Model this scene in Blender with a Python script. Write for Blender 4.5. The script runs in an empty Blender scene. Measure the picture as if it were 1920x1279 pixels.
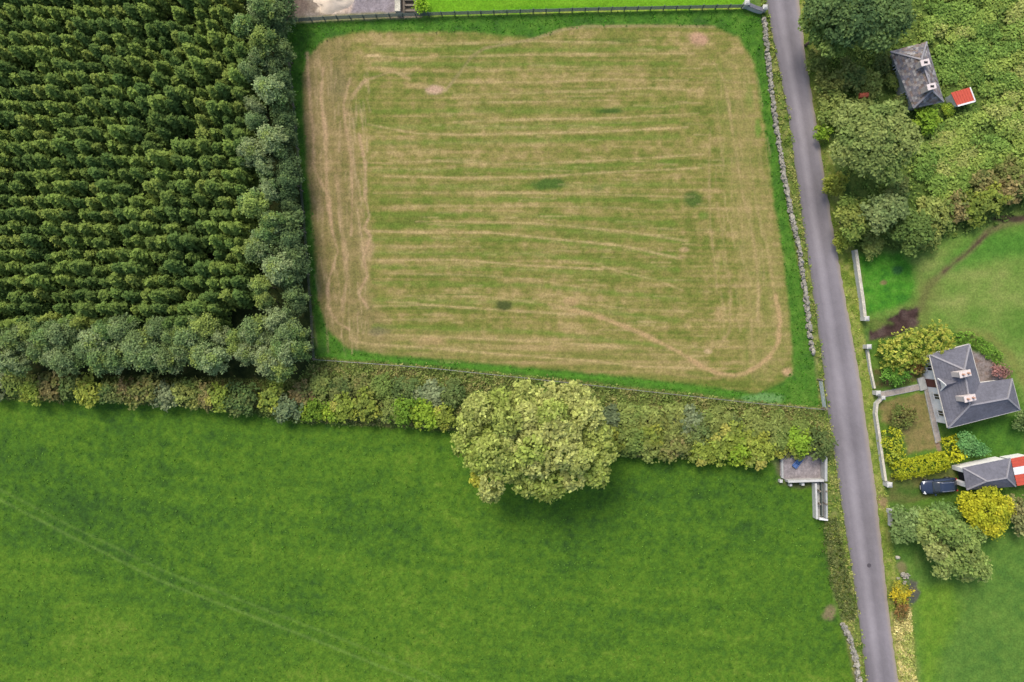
import bpy, bmesh, math, random
import numpy as np
from mathutils import Vector, Matrix

# ------------------------------------------------------------------ camera, sky, sun, exposure
scene = bpy.context.scene
PXM = 15.0            # photograph pixels per metre on the ground
H = 85.33             # flying height of the camera in metres
cam_d = bpy.data.cameras.new('camera'); cam = bpy.data.objects.new('camera', cam_d)
scene.collection.objects.link(cam)
cam.location = (0, 0, H); cam.rotation_euler = (0, 0, 0)
cam_d.sensor_width = 36.0; cam_d.lens = 24.0; cam_d.clip_end = 3000; cam_d.clip_start = 0.5
scene.camera = cam

SUN_EL, SUN_AZ = 53.0, -26.0      # azimuth measured from +Y (top of the picture), negative = towards the left
world = bpy.data.worlds.new('World'); scene.world = world; world.use_nodes = True
wn = world.node_tree; bg = wn.nodes['Background']
sky = wn.nodes.new('ShaderNodeTexSky'); sky.sky_type = 'NISHITA'; sky.sun_disc = False
sky.sun_elevation = math.radians(SUN_EL); sky.sun_rotation = math.radians(SUN_AZ)
sky.air_density = 1.0; sky.dust_density = 3.0; sky.ozone_density = 1.0
wn.links.new(sky.outputs[0], bg.inputs[0]); bg.inputs[1].default_value = 0.15
sun_d = bpy.data.lights.new('sun', 'SUN'); sun_d.energy = 1.9; sun_d.angle = math.radians(24)
sun_d.color = (1.0, 0.95, 0.87)
sun = bpy.data.objects.new('sun', sun_d); scene.collection.objects.link(sun)
_e, _a = math.radians(SUN_EL), math.radians(SUN_AZ)
_dir = Vector((math.sin(_a)*math.cos(_e), math.cos(_a)*math.cos(_e), math.sin(_e)))
sun.rotation_euler = _dir.to_track_quat('Z', 'Y').to_euler()
sun.location = (0, 0, 120)
vs = scene.view_settings
vs.view_transform = 'Standard'; vs.look = 'None'; vs.gamma = 1.0; vs.use_curve_mapping = False
vs.exposure = 0.78
scene.cycles.max_bounces = 4; scene.cycles.diffuse_bounces = 2; scene.cycles.transmission_bounces = 4
scene.cycles.transparent_max_bounces = 4

# ------------------------------------------------------------------ helpers
E = 1.55                            # how bright a flat white sheet comes out; colours below are read off the photograph
col = scene.collection
R = np.random.default_rng(7)
rnd = random.Random(11)

def lin(c):
    c = np.asarray(c, dtype=np.float64)/255.0
    return np.where(c <= 0.04045, c/12.92, ((c+0.055)/1.055)**2.4)
def A(r, g, b, k=1.0):
    return tuple(np.clip(lin((r, g, b))*k/E, 0, 0.9))
def W(px, py, z=0.0):
    s = (H-z)/H/PXM
    return Vector(((px-960.0)*s, (639.5-py)*s, z))
def Wxy(px, py):
    return ((px-960.0)/PXM, (639.5-py)/PXM)

def mat(name, colour=None, rough=0.85, attr=False, noise=None, bump=0.0, bscale=20.0, spec=0.3, metal=0.0, objvar=0.0):
    m = bpy.data.materials.new(name); m.use_nodes = True
    nt = m.node_tree; b = nt.nodes['Principled BSDF']
    b.inputs['Roughness'].default_value = rough
    b.inputs['Specular IOR Level'].default_value = spec
    b.inputs['Metallic'].default_value = metal
    tc = nt.nodes.new('ShaderNodeTexCoord')
    if attr:
        a = nt.nodes.new('ShaderNodeAttribute'); a.attribute_name = 'Col'; src = a.outputs['Color']
    else:
        a = nt.nodes.new('ShaderNodeRGB'); a.outputs[0].default_value = (*colour, 1); src = a.outputs[0]
    for (sc, amt) in (noise or []):
        n = nt.nodes.new('ShaderNodeTexNoise'); n.inputs['Scale'].default_value = sc
        n.inputs['Detail'].default_value = 2; n.inputs['Roughness'].default_value = 0.6
        nt.links.new(tc.outputs['Object'], n.inputs['Vector'])
        mr = nt.nodes.new('ShaderNodeMapRange')
        mr.inputs['From Min'].default_value = 0.3; mr.inputs['From Max'].default_value = 0.7
        mr.inputs['To Min'].default_value = 1-amt; mr.inputs['To Max'].default_value = 1+amt
        nt.links.new(n.outputs['Fac'], mr.inputs['Value'])
        mx = nt.nodes.new('ShaderNodeVectorMath'); mx.operation = 'SCALE'
        nt.links.new(src, mx.inputs[0]); nt.links.new(mr.outputs[0], mx.inputs['Scale'])
        src = mx.outputs[0]
    if objvar:
        oi = nt.nodes.new('ShaderNodeObjectInfo')
        mr = nt.nodes.new('ShaderNodeMapRange')
        mr.inputs['To Min'].default_value = 1-objvar; mr.inputs['To Max'].default_value = 1+objvar
        nt.links.new(oi.outputs['Random'], mr.inputs['Value'])
        mx = nt.nodes.new('ShaderNodeVectorMath'); mx.operation = 'SCALE'
        nt.links.new(src, mx.inputs[0]); nt.links.new(mr.outputs[0], mx.inputs['Scale'])
        src = mx.outputs[0]
    nt.links.new(src, b.inputs['Base Color'])
    if bump:
        n = nt.nodes.new('ShaderNodeTexNoise'); n.inputs['Scale'].default_value = bscale; n.inputs['Detail'].default_value = 4
        nt.links.new(tc.outputs['Object'], n.inputs['Vector'])
        bp = nt.nodes.new('ShaderNodeBump'); bp.inputs['Strength'].default_value = bump; bp.inputs['Distance'].default_value = 0.1
        nt.links.new(n.outputs['Fac'], bp.inputs['Height']); nt.links.new(bp.outputs[0], b.inputs['Normal'])
    return m

def leaf_mat(name, transl=0.4, objvar=0.11, huevar=0.007):
    m = bpy.data.materials.new(name); m.use_nodes = True
    nt = m.node_tree; nt.nodes.remove(nt.nodes['Principled BSDF'])
    out = nt.nodes['Material Output']
    a = nt.nodes.new('ShaderNodeAttribute'); a.attribute_name = 'Col'
    oi = nt.nodes.new('ShaderNodeObjectInfo')
    hs = nt.nodes.new('ShaderNodeHueSaturation')
    r1 = nt.nodes.new('ShaderNodeMapRange'); r1.inputs['To Min'].default_value = 1-objvar; r1.inputs['To Max'].default_value = 1+objvar
    r2 = nt.nodes.new('ShaderNodeMapRange'); r2.inputs['To Min'].default_value = 0.5-huevar; r2.inputs['To Max'].default_value = 0.5+huevar
    mul = nt.nodes.new('ShaderNodeMath'); mul.operation = 'MULTIPLY'; mul.inputs[1].default_value = 7.31
    fr = nt.nodes.new('ShaderNodeMath'); fr.operation = 'FRACT'
    nt.links.new(oi.outputs['Random'], r1.inputs['Value'])
    nt.links.new(oi.outputs['Random'], mul.inputs[0]); nt.links.new(mul.outputs[0], fr.inputs[0]); nt.links.new(fr.outputs[0], r2.inputs['Value'])
    nt.links.new(r2.outputs[0], hs.inputs['Hue']); nt.links.new(r1.outputs[0], hs.inputs['Value'])
    nt.links.new(a.outputs['Color'], hs.inputs['Color'])
    d = nt.nodes.new('ShaderNodeBsdfDiffuse'); t = nt.nodes.new('ShaderNodeBsdfTranslucent')
    mx = nt.nodes.new('ShaderNodeMixShader'); mx.inputs[0].default_value = transl
    nt.links.new(hs.outputs[0], d.inputs[0]); nt.links.new(hs.outputs[0], t.inputs[0])
    nt.links.new(d.outputs[0], mx.inputs[1]); nt.links.new(t.outputs[0], mx.inputs[2])
    nt.links.new(mx.outputs[0], out.inputs[0])
    return m

M = {}
M['leaf'] = leaf_mat('foliage')
M['grassblade'] = leaf_mat('grass_blades', 0.3, 0.0, 0.0)
M['bark'] = mat('bark', A(110, 95, 78), 0.95, noise=[(6, .3)], bump=.5, bscale=12)
M['ground'] = mat('turf', attr=True, rough=0.95, noise=[(1.6, .07), (5.0, .25)], bump=.55, bscale=9, spec=.1)
M['road'] = mat('worn_asphalt', attr=True, rough=0.9, noise=[(0.8, .04), (9, .06), (40, .10)], bump=.15, bscale=60, spec=.2)
M['slate'] = None

def link(o, parent=None):
    col.objects.link(o)
    if parent is not None: o.parent = parent
    return o
def tag(o, label=None, cat=None, group=None, kind=None):
    if label: o['label'] = label
    if cat: o['category'] = cat
    if group: o['group'] = group
    if kind: o['kind'] = kind
    return o
def thing(name, label, cat, loc=(0, 0, 0), rz=0.0, group=None):
    o = bpy.data.objects.new(name, None); o.empty_display_size = 0.3
    link(o); o.location = loc; o.rotation_euler = (0, 0, rz)
    return tag(o, label, cat, group)
def obj(name, me, m=None, parent=None, loc=None):
    if m is not None and not me.materials: me.materials.append(m)
    o = bpy.data.objects.new(name, me); link(o, parent)
    if loc is not None: o.location = loc
    return o

class MB:
    """collects simple solids into one mesh"""
    def __init__(s): s.v = []; s.f = []
    def add(s, vs, fs):
        n = len(s.v); s.v += [tuple(v) for v in vs]; s.f += [tuple(i+n for i in f) for f in fs]; return s
    def hexa(s, p):      # 4 bottom (ccw), 4 top
        return s.add(p, [(3, 2, 1, 0), (4, 5, 6, 7), (0, 1, 5, 4), (1, 2, 6, 5), (2, 3, 7, 6), (3, 0, 4, 7)])
    def box(s, x0, x1, y0, y1, z0, z1):
        return s.hexa([(x0, y0, z0), (x1, y0, z0), (x1, y1, z0), (x0, y1, z0), (x0, y0, z1), (x1, y0, z1), (x1, y1, z1), (x0, y1, z1)])
    def beam(s, p, q, w, h, up=(0, 0, 1)):   # bar from p to q, w across, h along up, centred
        p, q, up = Vector(p), Vector(q), Vector(up)
        d = (q-p).normalized(); a = d.cross(up).normalized()*(w/2); u = a.cross(d).normalized()*(h/2)
        return s.hexa([p-a-u, p+a-u, q+a-u, q-a-u, p-a+u, p+a+u, q+a+u, q-a+u])
    def tube(s, p, q, r0, r1, n=7):
        p, q = Vector(p), Vector(q); d = (q-p).normalized()
        a = d.orthogonal().normalized(); b = d.cross(a)
        vs = []
        for c, r in ((p, r0), (q, r1)):
            for i in range(n):
                t = 2*math.pi*i/n; vs.append(c+(a*math.cos(t)+b*math.sin(t))*r)
        fs = [(i, (i+1) % n, n+(i+1) % n, n+i) for i in range(n)]+[tuple(range(n-1, -1, -1)), tuple(range(n, 2*n))]
        return s.add(vs, fs)
    def wallpath(s, pts, w, z0, z1):   # vertical wall along xy points
        P = [Vector((p[0], p[1])) for p in pts]; n = len(P); L = []; Rr = []
        for i in range(n):
            d = (P[min(i+1, n-1)]-P[max(i-1, 0)]).normalized(); nn = Vector((-d.y, d.x))*(w/2)
            L.append(P[i]+nn); Rr.append(P[i]-nn)
        for i in range(n-1):
            q = [L[i], Rr[i], Rr[i+1], L[i+1]]
            s.hexa([(a.x, a.y, z0) for a in q]+[(a.x, a.y, z1) for a in q])
        return s
    def mesh(s, name='part', smooth=False):
        me = bpy.data.meshes.new(name); me.from_pydata(s.v, [], s.f); me.update()
        bm = bmesh.new(); bm.from_mesh(me); bmesh.ops.recalc_face_normals(bm, faces=bm.faces); bm.to_mesh(me); bm.free()
        if smooth:
            for p in me.polygons: p.use_smooth = True
        return me
    def build(s, name, m, parent=None, loc=None, smooth=False):
        return obj(name, s.mesh(name, smooth), m, parent, loc)

def quads_mesh(name, V, C, nper=4):
    """V (n,4,3) quads, C (n,3) colours -> mesh with a colour attribute"""
    n = len(V); me = bpy.data.meshes.new(name)
    me.vertices.add(n*4); me.vertices.foreach_set('co', np.ascontiguousarray(V, dtype=np.float32).ravel())
    me.loops.add(n*4); me.loops.foreach_set('vertex_index', np.arange(n*4, dtype=np.int32))
    me.polygons.add(n); me.polygons.foreach_set('loop_start', np.arange(0, n*4, 4, dtype=np.int32))
    me.polygons.foreach_set('loop_total', np.full(n, 4, dtype=np.int32))
    ca = me.color_attributes.new('Col', 'FLOAT_COLOR', 'POINT')
    cc = np.ones((n, 4, 4), dtype=np.float32); cc[:, :, :3] = np.asarray(C)[:, None, :]
    ca.data.foreach_set('color', cc.ravel())
    me.update(); me.validate()
    return me

# ------------------------------------------------------------------ noise on arrays
_lat = np.random.default_rng(3).random((257, 257)).astype(np.float32)
def vnoise(x, y, seed=0):
    x = x+seed*37.7+1000; y = y+seed*91.3+1000
    xi = np.floor(x).astype(np.int64); yi = np.floor(y).astype(np.int64)
    fx = (x-xi).astype(np.float32); fy = (y-yi).astype(np.float32)
    fx = fx*fx*(3-2*fx); fy = fy*fy*(3-2*fy)
    a = _lat[xi % 257, yi % 257]; b = _lat[(xi+1) % 257, yi % 257]; c = _lat[xi % 257, (yi+1) % 257]; d = _lat[(xi+1) % 257, (yi+1) % 257]
    return (a*(1-fx)+b*fx)*(1-fy)+(c*(1-fx)+d*fx)*fy
def fbm(x, y, seed=0, oct=4):
    t = 0; amp = 0.5; s = 0
    for o in range(oct):
        t = t+amp*vnoise(x*2**o, y*2**o, seed+o*5); s += amp; amp *= 0.55
    return t/s
def sstep(a, b, x):
    t = np.clip((x-a)/(b-a), 0, 1); return t*t*(3-2*t)

# ------------------------------------------------------------------ the ground: one sheet of fields, coloured by what grows there
STEP = 2.5
gx = np.arange(-160, 2081, STEP); gy = np.arange(-160, 1441, STEP)
PX, PY = np.meshgrid(gx, gy)           # rows follow y
NX, NY = len(gx), len(gy)
PXf = PX.astype(np.float32); PYf = PY.astype(np.float32)
wob = (fbm(PXf/22, PYf/22, 1)-.5)*14 + (fbm(PXf/7, PYf/7, 9, 2)-.5)*6

def seg_dist(px, py, pts, closed=False):
    d = np.full(px.shape, 1e9, dtype=np.float32)
    n = len(pts)
    for i in range(n if closed else n-1):
        ax, ay = pts[i]; bx, by = pts[(i+1) % n]
        vx, vy = bx-ax, by-ay; L = vx*vx+vy*vy+1e-9
        t = np.clip(((px-ax)*vx+(py-ay)*vy)/L, 0, 1)
        d = np.minimum(d, (px-ax-t*vx)**2+(py-ay-t*vy)**2)
    return np.sqrt(d)
def inside(px, py, pts):
    r = np.zeros(px.shape, dtype=bool); n = len(pts)
    for i in range(n):
        ax, ay = pts[i]; bx, by = pts[(i+1) % n]
        if ay == by: continue
        c = ((ay > py) != (by > py)) & (px < (bx-ax)*(py-ay)/(by-ay)+ax)
        r ^= c
    return r
def bbox(pts, pad):
    xs = [p[0] for p in pts]; ys = [p[1] for p in pts]
    i0 = max(0, int((min(xs)-pad-gx[0])/STEP)); i1 = min(NX, int((max(xs)+pad-gx[0])/STEP)+2)
    j0 = max(0, int((min(ys)-pad-gy[0])/STEP)); j1 = min(NY, int((max(ys)+pad-gy[0])/STEP)+2)
    return slice(j0, j1), slice(i0, i1)

GC = np.zeros((NY, NX, 3), dtype=np.float32)
def paint(sl, c, m):
    c = np.asarray(c, dtype=np.float32)
    GC[sl] = GC[sl]*(1-m[..., None])+c*m[..., None]
def L3(c): return np.array(lin(c), dtype=np.float32)/E
def mixc(cs, t):
    """colours cs blended along t in 0..1"""
    cs = [L3(c) for c in cs]; n = len(cs)-1; t = np.clip(t, 0, 0.9999)*n
    i = np.floor(t).astype(int); f = (t-i)[..., None]; cs = np.array(cs)
    return cs[i]*(1-f)+cs[i+1]*f
def pmask(pts, soft, wobble=1.0):
    sl = bbox(pts, soft*2+16); x = PXf[sl]; y = PYf[sl]
    d = seg_dist(x, y, pts, True); d = np.where(inside(x, y, pts), d, -d)+wob[sl]*wobble
    return sl, sstep(-soft, soft, d)
def area(pts, cs, t=None, soft=4, wobble=1.0, amt=1.0):
    sl, m = pmask(pts, soft, wobble)
    if t is None: t = fbm(PXf[sl]/18, PYf[sl]/18, len(pts)+int(pts[0][0]) % 13)
    else: t = t[sl]
    t = np.clip((t-.5)*1.7+.5, 0, 1)
    paint(sl, mixc(cs, t), m*amt)
def line(pts, w, c, amt=1.0, soft=None, brk=0.35, wobble=.25, seed=2):
    soft = soft or max(2.0, w*.8)
    sl = bbox(pts, w+soft+12); x = PXf[sl]; y = PYf[sl]
    d = seg_dist(x, y, pts)+wob[sl]*wobble
    m = 1-sstep(w/2-soft/2, w/2+soft/2, d)
    b = sstep(.5-brk, .5+.25, fbm(x/14, y/14, seed))*brk*1.6+(1-brk)
    paint(sl, L3(c), np.clip(m*amt*b, 0, 1))
def spot(px, py, rx, ry, c, amt=1.0, seed=1):
    pts = [(px-rx, py-ry), (px+rx, py+ry)]; sl = bbox(pts, 14); x = PXf[sl]; y = PYf[sl]
    d = np.sqrt(((x-px)/rx)**2+((y-py)/ry)**2)+wob[sl]*.045
    paint(sl, L3(c), (1-sstep(.45, 1.15, d))*amt)

big = fbm(PXf/170, PYf/110, 4, 3); mid = fbm(PXf/40, PYf/28, 6); fine = fbm(PXf/11, PYf/11, 8, 2)
streak = fbm((PXf+.05*PYf)/260, (PYf-.10*PXf)/13, 12, 3)
hstreak = fbm(PXf/300, PYf/9, 15, 3)
vstreak = fbm((PXf-.10*PYf)/9, PYf/260, 17, 3)
ALL = (slice(0, NY), slice(0, NX))

# --- polygons of the fields (photograph pixels)
ROAD_L = [(1380, -260), (1436, 0), (1455, 100), (1480, 230), (1500, 380), (1520, 520), (1540, 660), (1552, 770), (1564, 850), (1580, 960), (1599, 1080), (1613, 1180), (1624, 1279), (1640, 1540)]
ROAD_R = [(1450, -260), (1498, 0), (1511, 110), (1532, 240), (1554, 380), (1576, 510), (1596, 620), (1611, 700), (1628, 820), (1643, 930), (1656, 1050), (1668, 1160), (1684, 1279), (1712, 1540)]
P_FIELD = [(530, 44), (760, 34), (1100, 24), (1395, 16), (1428, 26), (1445, 170), (1458, 260), (1478, 390), (1502, 490), (1514, 590), (1526, 680), (1540, 765), (1400, 752), (1200, 728), (1000, 706), (800, 687), (592, 674), (584, 560), (572, 420), (556, 250), (545, 120)]
P_MOWN = [(660, 60), (760, 58), (900, 62), (1000, 72), (1060, 52), (1200, 47), (1335, 48), (1385, 68), (1415, 120), (1430, 220), (1448, 350), (1468, 480), (1482, 600), (1487, 690), (1470, 715), (1420, 738), (1300, 720), (1100, 698), (900, 680), (720, 664), (650, 650), (612, 615), (596, 560), (588, 440), (576, 320), (568, 200), (568, 140), (580, 104), (610, 76)]
P_PASTURE = [(-250, 742), (200, 748), (440, 765), (560, 785), (840, 800), (1160, 850), (1440, 856), (1470, 900), (1522, 905), (1545, 975), (1552, 1040), (1566, 1120), (1585, 1200), (1606, 1290), (1625, 1540), (-250, 1540)]
P_PLANT = [(-250, -250), (520, -250), (528, 40), (556, 250), (572, 420), (584, 560), (592, 674), (560, 715), (300, 715), (-250, 705)]
P_BANK = [(-250, 700), (560, 712), (592, 672), (800, 687), (1000, 706), (1200, 728), (1400, 752), (1545, 768), (1556, 850), (1440, 860), (1160, 855), (840, 806), (560, 792), (440, 770), (200, 750), (-250, 748)]
P_YARD = [(530, -250), (800, -250), (790, 32), (530, 42)]
P_LAWN = [(796, -250), (1400, -250), (1398, 16), (1100, 22), (796, 30)]
P_WVERGE = [(1428, -250), (1440, 20), (1458, 100), (1484, 230), (1502, 380), (1524, 520), (1544, 660), (1556, 770), (1568, 850), (1584, 960), (1602, 1080), (1618, 1180), (1630, 1290), (1640, 1540), (1600, 1540), (1606, 1290), (1552, 1040), (1545, 850), (1530, 680), (1514, 590), (1478, 390), (1445, 170), (1428, 26)]
P_EVERGE = [(1450, -250), (1498, 0), (1511, 110), (1532, 240), (1554, 380), (1576, 510), (1596, 620), (1611, 700), (1628, 820), (1643, 930), (1656, 1050), (1668, 1160), (1684, 1279), (1712, 1540), (1760, 1540), (1722, 1290), (1712, 1130), (1680, 1060), (1668, 960), (1658, 880), (1640, 745), (1618, 600), (1602, 470), (1570, 330), (1545, 150), (1522, -250)]
P_SCRUB = [(1522, -250), (2160, -250), (2160, 400), (1900, 412), (1800, 440), (1700, 470), (1605, 470), (1575, 330), (1545, 150)]
P_PADDOCK = [(1605, 470), (1700, 470), (1800, 440), (1900, 412), (2160, 395), (2160, 800), (1920, 780), (1900, 700), (1860, 640), (1780, 620), (1630, 640)]
P_GARDEN = [(1625, 640), (1780, 620), (1860, 640), (1900, 700), (1925, 780), (2160, 800), (2160, 960), (1900, 960), (1700, 950), (1668, 950), (1655, 880), (1640, 745)]
P_MEADOW = [(1668, 950), (2160, 960), (2160, 1540), (1760, 1540), (1722, 1290), (1712, 1130), (1680, 1060)]

paint(ALL, mixc([(70, 105, 40), (105, 130, 60), (120, 128, 70)], np.clip((mid-.5)*1.6+.5, 0, 1)), np.ones((NY, NX), np.float32))
# pasture
tp = np.clip(.46+(big-.5)*.5+(streak-.5)*.32+(mid-.5)*.2+(fine-.5)*.4+(fbm(PXf/5.5, PYf/5.5, 51, 2)-.5)*.45, 0, 1)
tp = np.clip(tp-.16*np.exp(-(((PXf-260)/190)**2+((PYf-1060-.3*(PXf-260))/70)**2))+.10*sstep(950, 1250, PYf), 0, 1)
area(P_PASTURE, [(56, 88, 33), (68, 104, 32), (80, 116, 32), (92, 126, 35), (108, 134, 45)], tp*.75+.12, 5)
for off in (0, 24):     # faint wheel marks across the pasture
    line([(-120, 890-off*.9), (0, 938-off*.8), (120, 1000-off*.8), (300, 1090-off*.9), (430, 1140-off*.9), (600, 1205-off*.9), (800, 1285-off), (1050, 1400-off)], 5, (116, 144, 66), .4 if off == 0 else .28, 4, .5, .15)
# field margins, mown field
area(P_FIELD, [(60, 96, 38), (76, 120, 38), (96, 134, 48)], mid*.5+fine*.5, 3, .3)
tm = .48+(hstreak-.5)*.46+(fbm(PXf/120, PYf/4.2, 31, 2)-.5)*.5+(mid-.5)*.35+(fine-.5)*.55+(big-.5)*.35
area(P_MOWN, [(106, 117, 50), (122, 125, 59), (135, 130, 69), (149, 137, 81), (166, 147, 96)], np.clip(tm, 0, 1), 5, .45)
# browner headlands where the machines turned
MOWN = np.zeros((NY, NX), np.float32); _sl, _m = pmask(P_MOWN, 5, .45); MOWN[_sl] = _m
def headland(pts, w, amt, c, src):
    sl = bbox(pts, w+30); x = PXf[sl]; y = PYf[sl]
    d = seg_dist(x, y, pts)+wob[sl]
    m = (1-sstep(w*.35, w*.65, d))*MOWN[sl]
    paint(sl, mixc(c, np.clip((src[sl]-.5)*1.8+.5, 0, 1)), m*amt)
headland([(608, 110), (605, 200), (622, 330), (640, 470), (645, 580), (680, 632)], 108, .68, [(118, 112, 64), (138, 122, 80), (154, 134, 94), (174, 150, 112)], vstreak*.5+mid*.3+fine*.2)
headland([(680, 640), (900, 655), (1100, 672), (1300, 690)], 60, .35, [(122, 126, 62), (150, 138, 84), (172, 150, 104)], hstreak)
headland([(1370, 140), (1395, 320), (1425, 480), (1445, 600), (1430, 680)], 80, .38, [(128, 132, 66), (152, 142, 86), (170, 150, 100)], vstreak)
TAN = (190, 166, 116); PINK = (192, 160, 124); GRN = (104, 130, 48)
# darker green bands between the swaths, then the pale swath lines themselves
for y0, y1, y2 in [(92, 94, 90), (120, 120, 118), (208, 208, 200), (238, 238, 228), (268, 264, 256), (320, 318, 302), (350, 350, 345), (374, 374, 376), (402, 402, 420), (424, 426, 452), (448, 448, 480), (474, 476, 505), (500, 505, 525), (530, 535, 560), (562, 568, 600), (612, 622, 652)]:
    line([(700, y0), (1000, y1), (1270, y2)], 8, GRN, .42, 8, .75, .5, y0)
for pts, a in [([(700, 82), (850, 81), (1000, 77), (1160, 79)], .6), ([(690, 104), (760, 108), (1000, 102), (1300, 100)], .6), ([(860, 128), (1000, 131), (1250, 128)], .3),
        ([(850, 152), (1000, 154), (1150, 148), (1290, 150)], .45), ([(850, 177), (1000, 174), (1220, 164), (1320, 170)], .5), ([(860, 192), (1000, 190), (1150, 188)], .45),
        ([(850, 229), (1000, 223), (1150, 221), (1310, 212)], .6), ([(690, 233), (781, 250), (860, 252), (1000, 250), (1140, 246), (1290, 238)], .8), ([(800, 300), (900, 306), (1000, 307), (1150, 300), (1320, 289)], .6),
        ([(720, 330), (850, 333), (1000, 332), (1120, 324), (1320, 314)], .65), ([(700, 362), (900, 361), (1100, 364), (1250, 368)], .55), ([(740, 386), (1000, 386), (1180, 390)], .55), ([(780, 415), (1000, 418), (1174, 434), (1290, 452)], .55),
        ([(690, 433), (780, 436), (920, 436), (1000, 444), (1177, 462), (1280, 486)], .8), ([(700, 461), (900, 463)], .5), ([(690, 488), (850, 487), (1000, 498), (1130, 505)], .75), ([(720, 512), (900, 516), (1000, 524), (1100, 540)], .4),
        ([(1130, 500), (1171, 511), (1230, 525), (1279, 544)], .6), ([(1000, 560), (1080, 566), (1180, 580), (1300, 584)], .5), ([(760, 555), (900, 556), (1000, 566)], .4), ([(700, 574), (790, 571), (950, 582), (1080, 590)], .7),
        ([(720, 600), (850, 598)], .4), ([(690, 628), (830, 632), (1000, 640), (1160, 650)], .6), ([(660, 640), (700, 646), (800, 652), (940, 664), (1100, 676), (1207, 688), (1300, 690)], .8), ([(730, 300), (760, 303)], .5)]:
    line(pts, 3, TAN, a*1.0, 5, .45, .25, int(pts[0][1]))
for pts, w, a in [([(575, 99), (581, 195), (588, 266), (586, 307), (600, 340), (617, 370), (622, 430), (633, 472), (614, 534), (614, 574), (633, 605), (655, 618)], 5, .75), ([(606, 128), (600, 184), (611, 252), (612, 370), (621, 420)], 5, .7),
        ([(655, 148), (644, 195), (647, 228), (658, 294), (660, 370), (658, 441)], 4, .65), ([(672, 250), (685, 310), (684, 370), (692, 405), (683, 427), (695, 444), (681, 481), (689, 517), (672, 550), (690, 578)], 6, .7),
        ([(660, 185), (666, 173), (688, 149), (731, 135), (770, 138)], 4, .5), ([(648, 215), (658, 180), (680, 152)], 3, .5), ([(630, 330), (640, 420), (650, 520), (640, 590)], 10, .4), ([(740, 134), (768, 148)], 5, .9),
        ([(1339, 116), (1358, 151), (1369, 211), (1380, 280), (1391, 356), (1404, 409), (1417, 468), (1424, 544), (1420, 600)], 6, .5), ([(1332, 240), (1330, 330), (1332, 419), (1345, 537)], 4, .5), ([(1345, 380), (1361, 475), (1371, 554), (1368, 620), (1350, 650)], 4, .5),
        ([(1390, 180), (1405, 280), (1418, 380), (1440, 470), (1452, 545)], 5, .35)]:
    line(pts, w*.8, PINK if pts[0][0] < 700 else (178, 154, 108), a*.9, 6, .5, .4, int(pts[0][0]))
line([(1030, 570), (1131, 596), (1200, 624), (1272, 659), (1312, 685), (1345, 700), (1378, 704), (1400, 699), (1424, 685), (1445, 668), (1460, 640), (1463, 600), (1455, 555)], 8, (188, 156, 112), .75, 7, .3, .3)
line([(1378, 704), (1330, 710), (1250, 700)], 6, (172, 146, 100), .4)
line([(1340, 50), (1200, 48), (1100, 49), (1050, 56), (1000, 73), (940, 84), (908, 90), (884, 106), (865, 132), (836, 168)], 5, (158, 142, 98), .75, 4, .25, .15)
line([(905, 92), (870, 120), (850, 150)], 5, (120, 118, 66), .5)
for s in [(1310, 72, 22, 15, (190, 150, 122), .85), (816, 168, 20, 11, (198, 164, 138), .85), (785, 160, 26, 7, (182, 154, 108), .6), (1476, 697, 14, 11, (198, 160, 122), .8), (1328, 659, 9, 6, (205, 175, 135), .7), (1283, 468, 12, 6, (192, 160, 120), .6),
          (700, 104, 16, 4, (205, 176, 130), .7), (815, 104, 14, 6, (190, 160, 110), .6), (1070, 566, 16, 10, (184, 152, 110), .6), (1350, 590, 14, 10, (184, 156, 108), .6), (690, 470, 14, 26, (190, 158, 122), .5), (800, 640, 40, 10, (184, 152, 110), .5),
          (1145, 208, 36, 6, (72, 98, 40), .95), (1300, 374, 22, 19, (80, 102, 44), .95), (1030, 345, 42, 12, (76, 104, 42), .95), (945, 574, 17, 11, (76, 86, 44), .95), (1120, 354, 14, 8, (100, 112, 58), .6), (708, 622, 26, 9, (118, 112, 82), .6),
          (630, 160, 24, 34, (118, 112, 74), .5), (1320, 404, 12, 9, (92, 128, 44), .6), (1170, 76, 24, 6, (98, 112, 52), .6), (960, 400, 60, 9, (172, 148, 96), .35), (1405, 180, 10, 26, (112, 134, 56), .5), (1422, 240, 8, 22, (92, 140, 44), .6)]:
    spot(*s[:4], s[4], s[5])
_rw = random.Random(21)            # wisps of cut hay left lying
for _ in range(260):
    x0, y0 = _rw.uniform(690, 1330), _rw.uniform(70, 680); L_ = _rw.uniform(12, 60); sl_ = _rw.uniform(-.02, .06)
    line([(x0, y0), (x0+L_, y0+L_*sl_)], 2, (186, 164, 114), _rw.uniform(.2, .55), 4, .4, .2, int(x0))
for _ in range(110):
    x0, y0 = _rw.uniform(578, 690), _rw.uniform(110, 620); L_ = _rw.uniform(14, 60)
    line([(x0, y0), (x0+L_*.08+_rw.uniform(-6, 6), y0+L_)], 2.2, (196, 168, 128), _rw.uniform(.2, .55), 4, .4, .2, int(y0))
for _ in range(60):
    x0, y0 = _rw.uniform(1340, 1440), _rw.uniform(120, 640); L_ = _rw.uniform(14, 60)
    line([(x0, y0), (x0+L_*.13+_rw.uniform(-5, 5), y0+L_)], 2.2, (184, 162, 112), _rw.uniform(.2, .5), 4, .4, .2, int(y0))
line([(592, 675), (800, 690), (1000, 711), (1200, 733), (1400, 754), (1542, 768)], 4, (176, 160, 110), .75, 3, .4, .12)
line([(600, 666), (800, 680), (1000, 698), (1200, 716), (1330, 732), (1420, 745)], 7, (88, 142, 44), .6, 6)
spot(1430, 748, 50, 12, (120, 160, 96), .7)
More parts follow.
